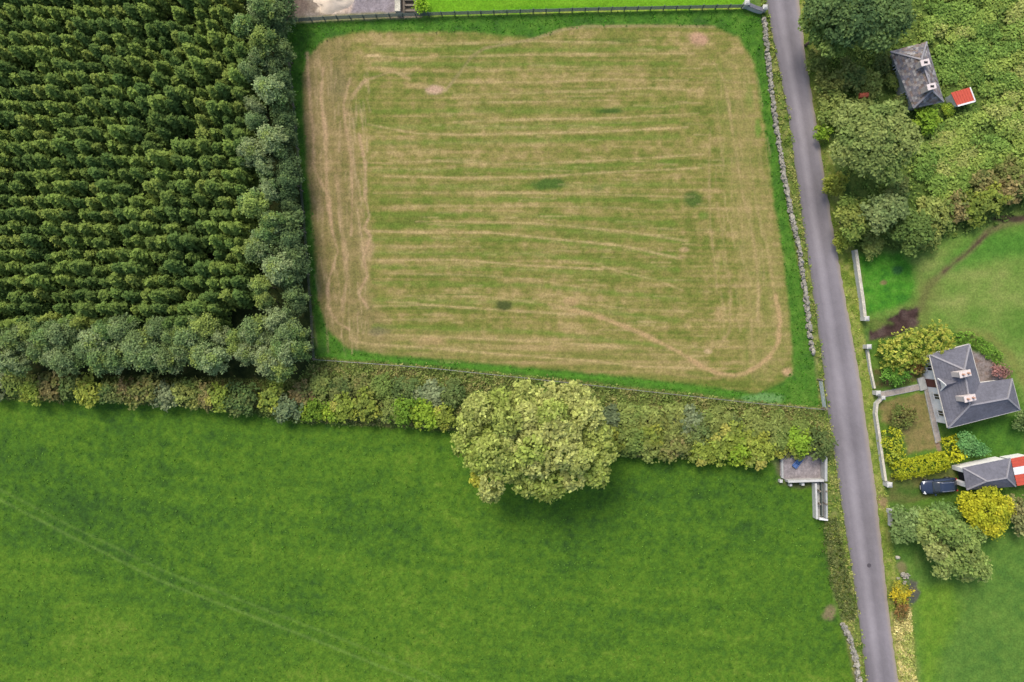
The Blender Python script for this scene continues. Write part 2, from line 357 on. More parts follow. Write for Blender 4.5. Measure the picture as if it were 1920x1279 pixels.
# plantation floor, hedge bank
area(P_PLANT, [(46, 58, 30), (62, 74, 36), (78, 80, 44)], fine, 6)
area(P_BANK, [(66, 82, 40), (88, 104, 48), (108, 114, 58), (118, 116, 68)], mid*.5+fine*.5, 4)
spot(1200, 842, 40, 12, (110, 84, 66), .7); spot(740, 700, 50, 9, (120, 100, 70), .5)
# the yard and the lawn beyond the top fence
area(P_YARD, [(118, 104, 88), (138, 124, 108), (152, 140, 128)], mid*.5+fine*.5, 3, .4)
area([(655, -250), (745, -250), (742, 24), (650, 26)], [(142, 132, 132), (156, 146, 148)], fine, 6, .5)
line([(540, 38), (640, 32), (745, 27)], 10, (130, 134, 82), .7, 8)
spot(628, 4, 34, 22, (240, 220, 196), 1); spot(606, 18, 14, 9, (232, 212, 184), .9); spot(650, 12, 12, 12, (216, 190, 168), .7); spot(560, 8, 22, 20, (104, 88, 80), .7)
area(P_LAWN, [(84, 140, 24), (108, 158, 32), (120, 166, 40)], hstreak*.6+mid*.4, 2, .2)
line([(800, 27), (1100, 20), (1398, 14)], 3, (178, 186, 80), .7, 3)
# verges and right-hand side
area(P_WVERGE, [(84, 108, 46), (112, 128, 60), (138, 140, 80)], fine, 3, .4)
area(P_EVERGE, [(104, 126, 48), (128, 142, 60), (156, 156, 84)], fine, 4, .5)
area(P_SCRUB, [(76, 98, 44), (92, 114, 50), (108, 126, 58)], fine, 8)
tq = mid*.5+big*.5
area(P_PADDOCK, [(78, 118, 42), (98, 132, 52), (120, 142, 66), (142, 150, 82)], tq, 8)
area([(1612, 480), (1690, 474), (1712, 500), (1716, 560), (1640, 592), (1622, 590)], [(62, 120, 36), (78, 138, 38), (92, 146, 48)], fine, 10)
area([(1740, 520), (1790, 470), (1860, 440), (2000, 420), (2000, 470), (1860, 490)], [(70, 120, 40), (88, 138, 48)], fine, 16, 1, .8)
line([(1725, 580), (1740, 540), (1775, 505), (1820, 470), (1850, 436), (1900, 415), (2000, 400)], 13, (112, 106, 68), .8, 10)
line([(1770, 510), (1815, 474), (1850, 440)], 4, (88, 74, 56), .8, 4)
spot(1895, 410, 40, 7, (70, 54, 48), .9)
line([(1720, 600), (1730, 560), (1745, 540)], 40, (110, 118, 60), .6, 24)
area([(1626, 622), (1650, 604), (1690, 578), (1722, 580), (1722, 612), (1660, 640), (1628, 640)], [(60, 46, 42), (78, 60, 56), (92, 76, 70)], fine, 5)
area([(1622, 598), (1660, 596), (1672, 606), (1640, 620), (1624, 612)], [(94, 116, 50), (110, 122, 60)], fine, 6)
spot(1684, 506, 13, 9, (50, 92, 52), .8); spot(1657, 530, 7, 5, (150, 120, 90), .7)
line([(1800, 625), (1850, 628), (1890, 660), (1925, 720), (1960, 800)], 16, (126, 128, 66), .6, 14)
area(P_GARDEN, [(74, 110, 40), (92, 126, 46), (112, 132, 58)], tq, 4)
area([(1650, 752), (1735, 738), (1762, 838), (1700, 856), (1690, 800), (1655, 790)], [(112, 116, 60), (136, 124, 76), (150, 132, 86)], mid*.5+fine*.5, 5)
area([(1632, 690), (1660, 700), (1728, 680), (1732, 712), (1640, 730)], [(96, 84, 52), (84, 104, 46), (126, 106, 70)], fine, 5)
line([(1648, 740), (1690, 732), (1735, 722)], 9, (164, 152, 140), .95, 3, .15, .1)
line([(1733, 705), (1746, 770), (1762, 842)], 8, (170, 162, 142), .9, 3, .2, .1)
line([(1752, 800), (1762, 845)], 7, (150, 122, 102), .9, 3)
area([(1668, 892), (1790, 876), (1800, 922), (1690, 948), (1666, 940)], [(74, 104, 40), (104, 110, 58), (118, 114, 66)], mid, 6)
spot(1655, 940, 12, 14, (150, 124, 92), .8)
area([(1822, 660), (1850, 668), (1880, 700), (1884, 718), (1836, 720)], [(124, 112, 104), (146, 136, 132), (128, 108, 96)], fine, 4)
area([(1776, 806), (1920, 775), (1920, 850), (1860, 860)], [(66, 108, 36), (84, 126, 40)], fine, 6)
area(P_MEADOW, [(74, 112, 46), (86, 122, 48), (98, 132, 52), (116, 142, 62)], tq*.6+fine*.4, 8)
area([(1716, 1105), (1790, 1090), (1800, 1150), (1760, 1240), (1752, 1300), (1728, 1300)], [(94, 132, 34), (116, 148, 44)], fine, 18, 1, .8)
area([(1672, 1150), (1706, 1140), (1718, 1280), (1730, 1500), (1700, 1500), (1684, 1280)], [(120, 134, 66), (172, 162, 96), (196, 184, 124)], mid*.4+fine*.6, 5)
area([(1702, 1082), (1722, 1090), (1724, 1125), (1708, 1135)], [(84, 90, 80), (104, 100, 84)], fine, 4)
spot(1690, 1065, 12, 14, (140, 122, 90), .7); spot(1556, 1150, 14, 16, (136, 120, 90), .85)
spot(1500, 905, 46, 12, (92, 84, 66), .7); spot(1466, 880, 14, 22, (112, 100, 84), .6)
line([(1606, 1150), (1590, 1180), (1600, 1230), (1612, 1290)], 8, (190, 176, 130), .6)
GC = np.clip(GC, 0.004, .9)

relief = ((fbm(PXf/60, PYf/60, 21)-.5)*.10+(fbm(PXf/9, PYf/9, 25, 2)-.5)*.05)
relief = relief-.10                      # stays a little below the road's own level
bank = np.exp(-(seg_dist(PXf, PYf, [(-250, 728), (560, 745), (1000, 765), (1545, 810)])/24)**2)*.45
relief = relief+bank
# flat under the road
dro = seg_dist(PXf, PYf, [((a[0]+b[0])/2, (a[1]+b[1])/2) for a, b in zip(ROAD_L, ROAD_R)])
relief = np.where(dro < 44, np.minimum(relief, -.05), relief)

def ground_z(px, py):
    i = int(np.clip(round((px-gx[0])/STEP), 0, NX-1)); j = int(np.clip(round((py-gy[0])/STEP), 0, NY-1))
    return float(relief[j, i])

VX = (PX-960)/PXM; VY = (639.5-PY)/PXM
cellx = (PXf[:-1, :-1]+PXf[1:, 1:])/2; celly = (PYf[:-1, :-1]+PYf[1:, 1:])/2
owner = np.zeros(cellx.shape, dtype=np.int32)
regions = ['ground', 'pasture', 'mown_field', 'plantation_floor', 'hedge_bank', 'yard', 'lawn', 'road_verge', 'roadside_verge', 'scrub_ground', 'paddock', 'garden', 'meadow']
for k, P in enumerate([P_PASTURE, P_FIELD, P_PLANT, P_BANK, P_YARD, P_LAWN, P_WVERGE, P_EVERGE, P_SCRUB, P_PADDOCK, P_GARDEN, P_MEADOW]):
    owner[inside(cellx, celly, P) & ((owner == 0) | (k in (1,)))] = k+1
vid = np.arange(NX*NY).reshape(NY, NX)
for k, name in enumerate(regions):
    sel = owner == k
    if not sel.any(): continue
    q = np.stack([vid[1:, :-1][sel], vid[1:, 1:][sel], vid[:-1, 1:][sel], vid[:-1, :-1][sel]], 1)
    used, inv = np.unique(q, return_inverse=True)
    n = len(q); me = bpy.data.meshes.new(name)
    co = np.stack([VX.ravel()[used], VY.ravel()[used], relief.ravel()[used]], 1).astype(np.float32)
    me.vertices.add(len(used)); me.vertices.foreach_set('co', co.ravel())
    me.loops.add(n*4); me.loops.foreach_set('vertex_index', inv.reshape(-1).astype(np.int32))
    me.polygons.add(n); me.polygons.foreach_set('loop_start', np.arange(0, n*4, 4, dtype=np.int32)); me.polygons.foreach_set('loop_total', np.full(n, 4, dtype=np.int32))
    me.polygons.foreach_set('use_smooth', np.ones(n, dtype=bool))
    ca = me.color_attributes.new('Col', 'FLOAT_COLOR', 'POINT')
    cc = np.ones((len(used), 4), np.float32); cc[:, :3] = GC.reshape(-1, 3)[used]; ca.data.foreach_set('color', cc.ravel())
    me.update(); me.validate()
    tag(obj(name, me, M['ground']), kind='structure')
M['outer'] = mat('outer_turf', A(86, 122, 52), .95, noise=[(.02, .25), (.3, .2), (5, .15)])
MB().add([(-900, -900, -.5), (900, -900, -.5), (900, 900, -.5), (-900, 900, -.5)], [(0, 1, 2, 3)]).build('terrain', M['outer'])['kind'] = 'structure'

# ------------------------------------------------------------------ road
def resample(pts, n):
    P = [Vector(p) for p in pts]; L = [0]
    for a, b in zip(P, P[1:]): L.append(L[-1]+(b-a).length)
    out = []
    for i in range(n):
        t = L[-1]*i/(n-1); k = 0
        while k < len(L)-2 and L[k+1] < t: k += 1
        out.append(P[k].lerp(P[k+1], (t-L[k])/max(1e-6, L[k+1]-L[k])))
    return out
def smooth_path(pts, n, it=3):
    q = resample(pts, n)
    for _ in range(it):
        q = [q[0]]+[(q[i-1]+q[i]*2+q[i+1])/4 for i in range(1, len(q)-1)]+[q[-1]]
    return q
NL, NA = 240, 15
RL = smooth_path(ROAD_L, NL, 8); RR = smooth_path(ROAD_R, NL, 8)
def road():
    V = []; C = []; F = []
    prof = np.interp(np.linspace(0, 1, NA), [0, .06, .12, .22, .34, .46, .56, .68, .82, .92, .97, 1], [0, .10, .35, .40, .95, .8, .3, .35, .75, .7, .9, 1.0])
    base0, base1 = L3((116, 110, 113)), L3((152, 145, 147)); edge = L3((172, 156, 140)); eg = L3((112, 118, 74))
    for i in range(NL):
        for j in range(NA):
            t = j/(NA-1); p = RL[i].lerp(RR[i], t)
            jit = (rnd.random()-.5)*2.2 if j in (0, NA-1) else 0
            x, y = Wxy(p.x+jit, p.y); V.append((x, y, .012+.05*(1-(2*t-1)**2)))
            c = base0*(1-prof[j])+base1*prof[j]; c = c*(1+.05*math.sin(i*.21)+.07*(rnd.random()-.5)+.34*(float(fbm(np.array([x/2.6]), np.array([y/5.0]), 41, 3)[0])-.5))
            if j == NA-1: c = edge*.8+eg*.2
            if j == NA-2: c = c*.6+edge*.4
            if j == 0: c = c*.6+eg*.4
            C.append((*c, 1))
    for i in range(NL-1):
        for j in range(NA-1):
            a = i*NA+j; F.append((a, a+NA, a+NA+1, a+1))
    me = bpy.data.meshes.new('road'); me.from_pydata(V, [], F)
    ca = me.color_attributes.new('Col', 'FLOAT_COLOR', 'POINT'); ca.data.foreach_set('color', np.array(C, np.float32).ravel())
    for p in me.polygons: p.use_smooth = True
    me.update()
    tag(obj('road', me, M['road']), kind='structure')
road()
def flat_poly(name, pts, z, m, kind='structure'):
    me = MB().add([(*Wxy(*p), z) for p in pts], [tuple(range(len(pts)))]).mesh(name)
    return tag(obj(name, me, m), kind=kind)

# ------------------------------------------------------------------ foliage
def leaves_on(centres, outward, tint, per, cr, leaf, rng, up=.55, jit=.75, flat=.6, lj=.14):
    """per leaf-quads round each clump centre"""
    n = len(centres); k = per
    c = np.repeat(centres, k, 0); o = np.repeat(outward, k, 0); t = np.repeat(tint, k, 0)
    off = rng.normal(size=(n*k, 3))*cr; off[:, 2] *= flat
    p = c+off
    nrm = o*.6+rng.normal(size=(n*k, 3))*jit; nrm[:, 2] += up
    nrm /= np.linalg.norm(nrm, axis=1, keepdims=True)+1e-9
    a = np.cross(nrm, rng.normal(size=(n*k, 3))); a /= np.linalg.norm(a, axis=1, keepdims=True)+1e-9
    b = np.cross(nrm, a)
    s = (leaf*(.65+.7*rng.random(n*k)))[:, None]
    V = np.stack([p-a*s*.6, p+b*s*.36, p+a*s*.6, p-b*s*.36], 1)
    return V, t*(1+lj*rng.normal(size=(n*k, 1)))
def lobes_foliage(lobes, cols, dens, per, cr, leaf, seed, up=.85, jit=.5, low=.35, cvar=.13, flat=.6, fill=.25):
    """clumps on the shells of ellipsoid lobes (x,y,z,rx,ry,rz); cols = list of albedos picked per lobe and clump"""
    rng = np.random.default_rng(seed); Cc = []; Oo = []; Tt = []
    Lb = np.array([l[:6] for l in lobes], float); cols = np.array(cols)
    for i, l in enumerate(Lb):
        r = l[3:6]; areaf = 4*math.pi*((r[0]*r[1])**1.6/3+(r[0]*r[2])**1.6/3+(r[1]*r[2])**1.6/3)**(1/1.6)
        n = max(6, int(areaf*dens))
        u = rng.normal(size=(n, 3)); u /= np.linalg.norm(u, axis=1, keepdims=True)
        keep = (u[:, 2] > -.15) | (rng.random(n) < low); u = u[keep]; n = len(u)
        rad = np.where(rng.random(n) < fill, .35+.5*rng.random(n), .82+.22*rng.random(n))
        p = l[:3]+u*r*rad[:, None]
        ok = np.ones(n, bool)
        for j, m in enumerate(Lb):
            if j != i: ok &= (((p-m[:3])/m[3:6])**2).sum(1) > .55
        p = p[ok]; u = u[ok]; n = len(p)
        ci = cols[rng.integers(len(cols))] if len(l) else 0
        base = lobes[i][6] if len(lobes[i]) > 6 else ci
        mixr = rng.random((n, 1))*.5
        t = (np.array(base)*(1-mixr)+cols[rng.integers(len(cols), size=n)]*mixr)*(1+cvar*rng.normal(size=(n, 1)))
        Cc.append(p); Oo.append(u/r*r.mean()); Tt.append(t)
    Cc = np.concatenate(Cc); Oo = np.concatenate(Oo); Tt = np.clip(np.concatenate(Tt), .004, .9)
    Oo = Oo/(np.linalg.norm(Oo, axis=1, keepdims=True)+1e-9)
    return leaves_on(Cc, Oo, Tt, per, cr, leaf, rng, up, jit, flat)
def crown_lobes(rng, Rx, Ry, Rz, zc, n, lr=(.34, .5), inner=.62):
    L = [(0, 0, zc, Rx*.55, Ry*.55, Rz*.7)]
    for i in range(n):
        a = 2.399*i+rng.random()*.6; rr = inner*math.sqrt((i+.6)/n)*(.9+.25*rng.random())
        z = zc+Rz*(.62*math.sqrt(max(0, 1-rr*rr*1.6))*(.5+.5*rng.random())-.18*rng.random())
        s = lr[0]+(lr[1]-lr[0])*rng.random()
        L.append((math.cos(a)*Rx*rr, math.sin(a)*Ry*rr, z, Rx*s, Ry*s, Rz*s*.9))
    return L
def trunk_mesh(ztop, r0, lobes, nl=6, lean=(0, 0)):
    b = MB(); z0 = -.3; k = 4; prev = Vector((0, 0, z0)); pr = r0*1.25
    for i in range(1, k+1):
        t = i/k; q = Vector((lean[0]*t+math.sin(i*2.1)*r0*.5, lean[1]*t+math.cos(i*1.7)*r0*.5, z0+(ztop-z0)*t)); r = r0*(1-.6*t)
        b.tube(prev, q, pr, r, 8); prev, pr = q, r
        if i < k:
            for j in range(2):
                if lobes and nl > 0:
                    l = lobes[(i*2+j) % len(lobes)]; b.tube(q, (l[0], l[1], max(l[2], q.z+.2)), r*.6, r*.12, 6)
    return b.mesh('trunk', True)

ORD = ['', 'first', 'second', 'third', 'fourth', 'fifth', 'sixth', 'seventh', 'eighth', 'ninth', 'tenth', 'eleventh', 'twelfth', 'thirteenth', 'fourteenth', 'fifteenth', 'sixteenth', 'seventeenth', 'eighteenth', 'nineteenth', 'twentieth', 'twenty-first', 'twenty-second', 'twenty-third', 'twenty-fourth', 'twenty-fifth', 'twenty-sixth', 'twenty-seventh', 'twenty-eighth', 'twenty-ninth', 'thirtieth', 'thirty-first', 'thirty-second', 'thirty-third', 'thirty-fourth', 'thirty-fifth']
M['core'] = None

# ---- young conifers standing in rows (left of the picture)
K = 1.75           # leaves shade one another, so a leaf is lighter than the crown looks
con_cols = [A(100, 119, 58, 2.0), A(110, 127, 60, 2.05), A(93, 114, 58, 1.95), A(116, 129, 62, 2.05)]
def conifer_crown(seed):
    rng = np.random.default_rng(seed); C_ = []; O_ = []; T_ = []
    h0, h1, rmax = 1.6, 5.6, 1.12+.2*rng.random()
    base = np.array(con_cols[seed % len(con_cols)])
    z = h1
    while z > h0:
        f = (h1-z)/(h1-h0); r = rmax*(.08+1.0*f**.8); m = max(3, int(5+7*f)); a0 = rng.random()*6.28
        for i in range(m):
            a = a0+6.283*i/m+rng.normal()*.18; L = r*(.75+.4*rng.random())
            for s in (1.0, .68, .38):
                if L*s < .12 and s < 1: continue
                C_.append((math.cos(a)*L*s, math.sin(a)*L*s, z-.10*L*s+rng.normal()*.05)); O_.append((math.cos(a)*.8, math.sin(a)*.8, .5))
                T_.append(base*(.86+.28*rng.random()))
        z -= .36+.2*f
    return quads_mesh('conifer_crown', *leaves_on(np.array(C_), np.array(O_), np.array(T_), 5, .12, .33, rng, .75, .5, .5))
con_crowns = [conifer_crown(s) for s in range(7)]
con_trunk = MB().tube((0, 0, -.2), (0, 0, 5.3), .10, .02, 6).mesh('trunk', True)
for me in con_crowns: me.materials.append(M['leaf'])
con_trunk.materials.append(M['bark'])
spots = []
for r in range(27):
    py = 604-r*25.6
    for c in range(0, 21):
        px = 446-3*math.sin(r*.9)-c*25
        if py > 560 and px > 400: continue
        if py < 90 and px > 430: continue
        if rnd.random() < .045: continue
        spots.append((r+1, c+1, px+rnd.uniform(-5, 5), py+rnd.uniform(-4.5, 4.5)))
near = [s for s in spots if s[2] > -6 and s[3] > -10][:]
near.sort(key=lambda s: (s[2]-960)**2+(s[3]-640)**2)
keep300, rest = near[:300], near[300:]+[s for s in spots if s not in near]
cnt = {}
for r, c, px, py in sorted(keep300):
    cnt[r] = cnt.get(r, 0)+1
    p = W(px, py, 5.2); t = thing('conifer_tree', f'young conifer in the {ORD[r]} plantation row up from the hedge, {ORD[cnt[r]]} from the right', 'tree', (p.x, p.y, -.1), rnd.uniform(0, 6.28), 'young conifers planted in rows')
    s = rnd.uniform(.76, 1.16); t.scale = (s*rnd.uniform(.92, 1.12), s*rnd.uniform(.92, 1.08), s**.6*rnd.uniform(.84, 1.14))
    o = bpy.data.objects.new('trunk', con_trunk); link(o, t)
    o = bpy.data.objects.new('crown', con_crowns[rnd.randrange(7)]); link(o, t)
def merged_copies(name, meshes, places, m):
    Vs = []; Cs = []
    for (x, y, z, s, a, k) in places:
        me = meshes[k]; n = len(me.vertices); co = np.empty(n*3, np.float32); me.vertices.foreach_get('co', co); co = co.reshape(-1, 3)
        cl = np.empty(n*4, np.float32); me.color_attributes['Col'].data.foreach_get('color', cl); cl = cl.reshape(-1, 4, 4)[:, 0, :3]
        ca, sa = math.cos(a), math.sin(a)
        q = np.stack([(co[:, 0]*ca-co[:, 1]*sa)*s+x, (co[:, 0]*sa+co[:, 1]*ca)*s+y, co[:, 2]*s+z], 1)
        Vs.append(q.reshape(-1, 4, 3)); Cs.append(cl)
    return obj(name, quads_mesh(name, np.concatenate(Vs), np.concatenate(Cs)), m)
pl = []
for r, c, px, py in rest:
    p = W(px, py, 5.2); pl.append((p.x, p.y, -.1, rnd.uniform(.86, 1.08), rnd.uniform(0, 6.28), rnd.randrange(7)))
tag(merged_copies('plantation_conifers', con_crowns, pl, M['leaf']), 'mass of young conifers at the far left of the plantation', 'trees', kind='stuff')

# ---- generic tree and shrub makers
def make_crown_variants(n, cols, R0, Rz, zc, nl, dens, per, cr, leaf, seed, **kw):
    out = []
    for i in range(n):
        rng = np.random.default_rng(seed+i); L = crown_lobes(rng, R0*(.85+.35*rng.random()), R0*(.85+.35*rng.random()), Rz, zc, nl, kw.pop('lr', (.34, .5)) if i == n-1 else kw.get('lr', (.34, .5)), kw.pop('inner', .62) if i == n-1 else kw.get('inner', .62))
        me = quads_mesh('crown', *lobes_foliage(L, [cols[i % len(cols)]]*4+list(cols), dens, per, cr, leaf, seed+i, **{a_: b_ for a_, b_ in kw.items() if a_ not in ('lr', 'inner')})); me.materials.append(M['leaf'])
        tm_ = trunk_mesh(zc, max(.05, R0*.065), L); tm_.materials.append(M['bark'])
        out.append((me, tm_))
    return out
def put_tree(name, label, cat, var, px, py, zc, s=1.0, group=None, parts=('trunk', 'crown'), sz=1.0):
    p = W(px, py, zc*s*sz); z = ground_z(960+p.x*PXM, 639.5-p.y*PXM)
    t = thing(name, label, cat, (p.x, p.y, z), rnd.uniform(0, 6.28), group); t.scale = (s, s*rnd.uniform(.9, 1.1), s*sz)
    link(bpy.data.objects.new(parts[0], var[1]), t); link(bpy.data.objects.new(parts[1], var[0]), t)
    return t

# broadleaf belt round the plantation
belt_cols = [A(106, 124, 76, 2.0), A(126, 138, 94, 2.1), A(94, 118, 66, 1.9), A(124, 138, 70, 2.1), A(112, 130, 84, 2.0)]
belt_dark = [A(84, 104, 66, K), A(96, 114, 74, K), A(104, 122, 72, K)]
beltA = make_crown_variants(7, belt_cols, 2.1, 2.8, 5.6, 20, 6.0, 8, .23, .27, 100, lr=(.16, .30), inner=.9)
beltB = make_crown_variants(5, belt_dark, 1.85, 2.4, 3.9, 18, 6.0, 8, .23, .27, 140, lr=(.16, .30), inner=.9)
def belt_line(lst, var, zc, desc, group, name='belt_tree'):
    for i, (px, py, s) in enumerate(lst):
        put_tree(name, desc.format(ORD[i+1]), 'tree', var[rnd.randrange(len(var))], px, py, zc, s, group, sz=s**-.65)
lst = [(472+20*math.sin(i*2.3)+i*1.3, -24+i*31+rnd.uniform(-7, 7), rnd.uniform(.5, .86)) for i in range(21)]
belt_line(lst, beltA, 6.6, 'tall grey-green broadleaf tree beside the conifer rows, {} down from the top', 'inner line of the broadleaf belt')
lst = [(516+7*math.sin(i*2.1)+i*1.5+rnd.uniform(-5, 5), -15+i*27+rnd.uniform(-6, 6), rnd.uniform(.55, .86)) for i in range(25)]
belt_line(lst, beltB, 4.6, 'dark green broadleaf tree along the mown field fence, {} down from the top', 'outer line of the broadleaf belt')
lst = [(-12+i*30+rnd.uniform(-7, 7), 628+13*math.sin(i*2.3)+rnd.uniform(-5, 5), rnd.uniform(.5, .85)) for i in range(19)]
belt_line(lst, beltA, 6.3, 'grey-green broadleaf tree between conifer rows and bottom belt, {} from the left', 'upper line of the bottom belt')
lst = [(4+i*31+rnd.uniform(-7, 7), 666+13*math.sin(i*2.1)+rnd.uniform(-5, 5), rnd.uniform(.55, .86)) for i in range(18)]
belt_line(lst, beltA, 5.6, 'blue-green broadleaf tree above the brambly hedge, {} from the left', 'lower line of the bottom belt')

for i, (px, py, s) in enumerate([(548, 628, .75), (540, 660, .8), (562, 654, .7), (528, 690, .75)]):
    put_tree('belt_tree', f'grey-green broadleaf tree at the field corner of the belt, {ORD[i+1]} down', 'tree', beltA[i], px, py, 5.4, s, 'trees at the corner of the belt', sz=s**-.6)

# ---- the hedge along the bank: single shrubs
def shrub_vars(n, cols, seed, R0=1.35, zc=1.15, Rz=1.05, **kw):
    d = dict(dens=7, per=7, cr=.16, leaf=.27); d.update(kw)
    return make_crown_variants(n, cols, R0, Rz, zc, 12, d['dens'], d['per'], d['cr'], d['leaf'], seed, lr=(.22, .42), inner=.85)
SH = {'olive': shrub_vars(4, [A(116, 126, 66, 2.0), A(130, 136, 72, 2.0), A(104, 120, 60, 2.0), A(124, 136, 72, 2.0)], 200),
      'dark': shrub_vars(3, [A(86, 104, 58, 1.9), A(100, 114, 64, 1.9), A(112, 120, 68, 1.9)], 210),
      'brown': shrub_vars(3, [A(126, 118, 74, 1.9), A(136, 122, 80, 1.9), A(112, 118, 64, 1.9), A(104, 112, 62, 1.9)], 220),
      'yellow': shrub_vars(3, [A(118, 132, 62, K), A(146, 152, 66, K), A(132, 146, 62, K), A(156, 152, 76, K)], 230),
      'lime': shrub_vars(3, [A(126, 152, 52, K), A(142, 160, 56, K), A(112, 140, 52, K)], 240),
      'grey': shrub_vars(3, [A(112, 126, 88, K), A(128, 138, 98, K), A(96, 112, 76, K)], 250)}
CW = {'olive': 'olive green', 'dark': 'dark green', 'brown': 'brownish', 'yellow': 'yellow-green', 'lime': 'bright lime green', 'grey': 'grey-green'}
def shrub(kind, px, py, s, label, group, zc=1.2, sz=1.0, name='hedge_shrub'):
    return put_tree(name, label, 'shrub', SH[kind][rnd.randrange(len(SH[kind]))], px, py, zc, s, group, ('stem', 'foliage'), sz)
seq = ['grey', 'olive', 'yellow', 'brown', 'dark', 'yellow', 'dark', 'brown', 'brown', 'grey', 'olive', 'brown', 'yellow', 'dark']
for i, k in enumerate(seq):
    shrub(k, -10+i*36+rnd.uniform(-5, 5), 722+i*1.6+rnd.uniform(-6, 6), rnd.uniform(1.05, 1.4), f'{CW[k]} hedge shrub below the bottom belt trees, {ORD[i+1]} from the left', 'hedge shrubs under the plantation belt')
for i, (px, py, k, s) in enumerate([(508, 750, 'yellow', 1.0), (538, 768, 'grey', 1.05), (585, 770, 'lime', .85), (622, 772, 'lime', .75), (650, 764, 'yellow', 1.0), (690, 766, 'yellow', 1.1), (735, 768, 'olive', .9), (762, 772, 'lime', 1.05), (800, 778, 'lime', 1.0), (832, 784, 'yellow', .9)]):
    shrub(k, px, py, s*1.22, f'{CW[k]} shrub left of the great tree, {ORD[i+1]} along the pasture edge', 'hedge shrubs between belt corner and big tree')
for i, (px, py, k, s) in enumerate([(600, 722, 'olive', .8), (640, 730, 'dark', .8), (680, 722, 'brown', .7), (716, 728, 'olive', .8), (760, 728, 'dark', .8), (806, 738, 'grey', .8), (846, 738, 'dark', .8), (566, 738, 'brown', .8)]):
    shrub(k, px, py, s*1.5, f'low {CW[k]} bramble shrub behind the bright hedge shrubs, near the {ORD[i+1]} gap', 'low brambles behind the bright hedge shrubs', .9, .65)
i = 0
for row, (y0, dy, zs) in enumerate([(782, .06, .65), (812, .05, .9), (836, .02, 1.0)]):
    for j in range(11 if row else 10):
        px = 1140+j*39+rnd.uniform(-7, 7)+row*6; k = rnd.choice(['olive', 'olive', 'olive', 'lime', 'yellow', 'dark', 'yellow', 'brown'] if row else ['olive', 'olive', 'grey', 'dark'])
        if px > 1538: continue
        if row == 2 and px > 1450: continue
        if row == 2 and px > 1400: k = 'yellow'
        shrub(k, px, y0+(px-1140)*dy+rnd.uniform(-6, 6), rnd.uniform(1.05, 1.45), f'{CW[k]} shrub, {["upper", "middle", "lower"][row]} line right of the great tree, {ORD[j+1]} from it', 'hedge shrubs between the big tree and the road', 1.2, zs)
for i, (px, py, k) in enumerate([(1492, 842, 'yellow'), (1460, 838, 'yellow'), (1428, 850, 'lime')]):
    shrub(k, px, py, .9, f'{CW[k]} shrub overhanging the stock pen, {ORD[i+1]} from the road', 'shrubs over the stock pen')

def scatter_stuff(name, label, cat, poly, n, cols, leaf, zr, seed, up=.2, jit=.8, lumps=None, cr=.14, per=5, blade=False, m='leaf', avoid=None):
    rng = np.random.default_rng(seed); xs = [p[0] for p in poly]; ys = [p[1] for p in poly]
    px = rng.uniform(min(xs), max(xs), n*3); py = rng.uniform(min(ys), max(ys), n*3)
    ok = inside(px, py, poly)
    if avoid is not None: ok &= ~inside(px, py, avoid)
    px, py = px[ok][:n], py[ok][:n]; n = len(px)
    i = np.clip(((px-gx[0])/STEP).round().astype(int), 0, NX-1); j = np.clip(((py-gy[0])/STEP).round().astype(int), 0, NY-1)
    h = zr[0]+(zr[1]-zr[0])*rng.random(n)
    if lumps: h = h*np.clip((fbm(px/lumps, py/lumps, seed, 3)-.25)*2.2, .1, 1.6)
    C_ = np.stack([(px-960)/PXM, (639.5-py)/PXM, relief[j, i]+h], 1)
    t = np.clip((fbm(px/26, py/26, seed+3, 3)-.5)*2+.5, 0, .999)*.7+rng.random(n)*.3
    cols = np.array(cols); T_ = cols[np.minimum((t*len(cols)).astype(int), len(cols)-1)]*(1+.14*rng.normal(size=(n, 1)))
    O_ = rng.normal(size=(n, 3))*.3; O_[:, 2] += .6
    return tag(obj(name, quads_mesh(name, *leaves_on(C_, O_, np.clip(T_, .004, .9), per, cr, leaf, rng, up, jit, .7)), M[m]), label, cat, kind='stuff')
scatter_stuff('bank_undergrowth', 'tangled brambles and rough grass covering the hedge bank', 'undergrowth', P_BANK, 9000, [A(96, 112, 56, 2.0), A(110, 124, 62, 2.0), A(122, 130, 70, 2.0), A(132, 128, 78, 2.0), A(104, 120, 58, 2.0)], .24, (.05, .6), 301, lumps=20, up=.7, jit=.6)

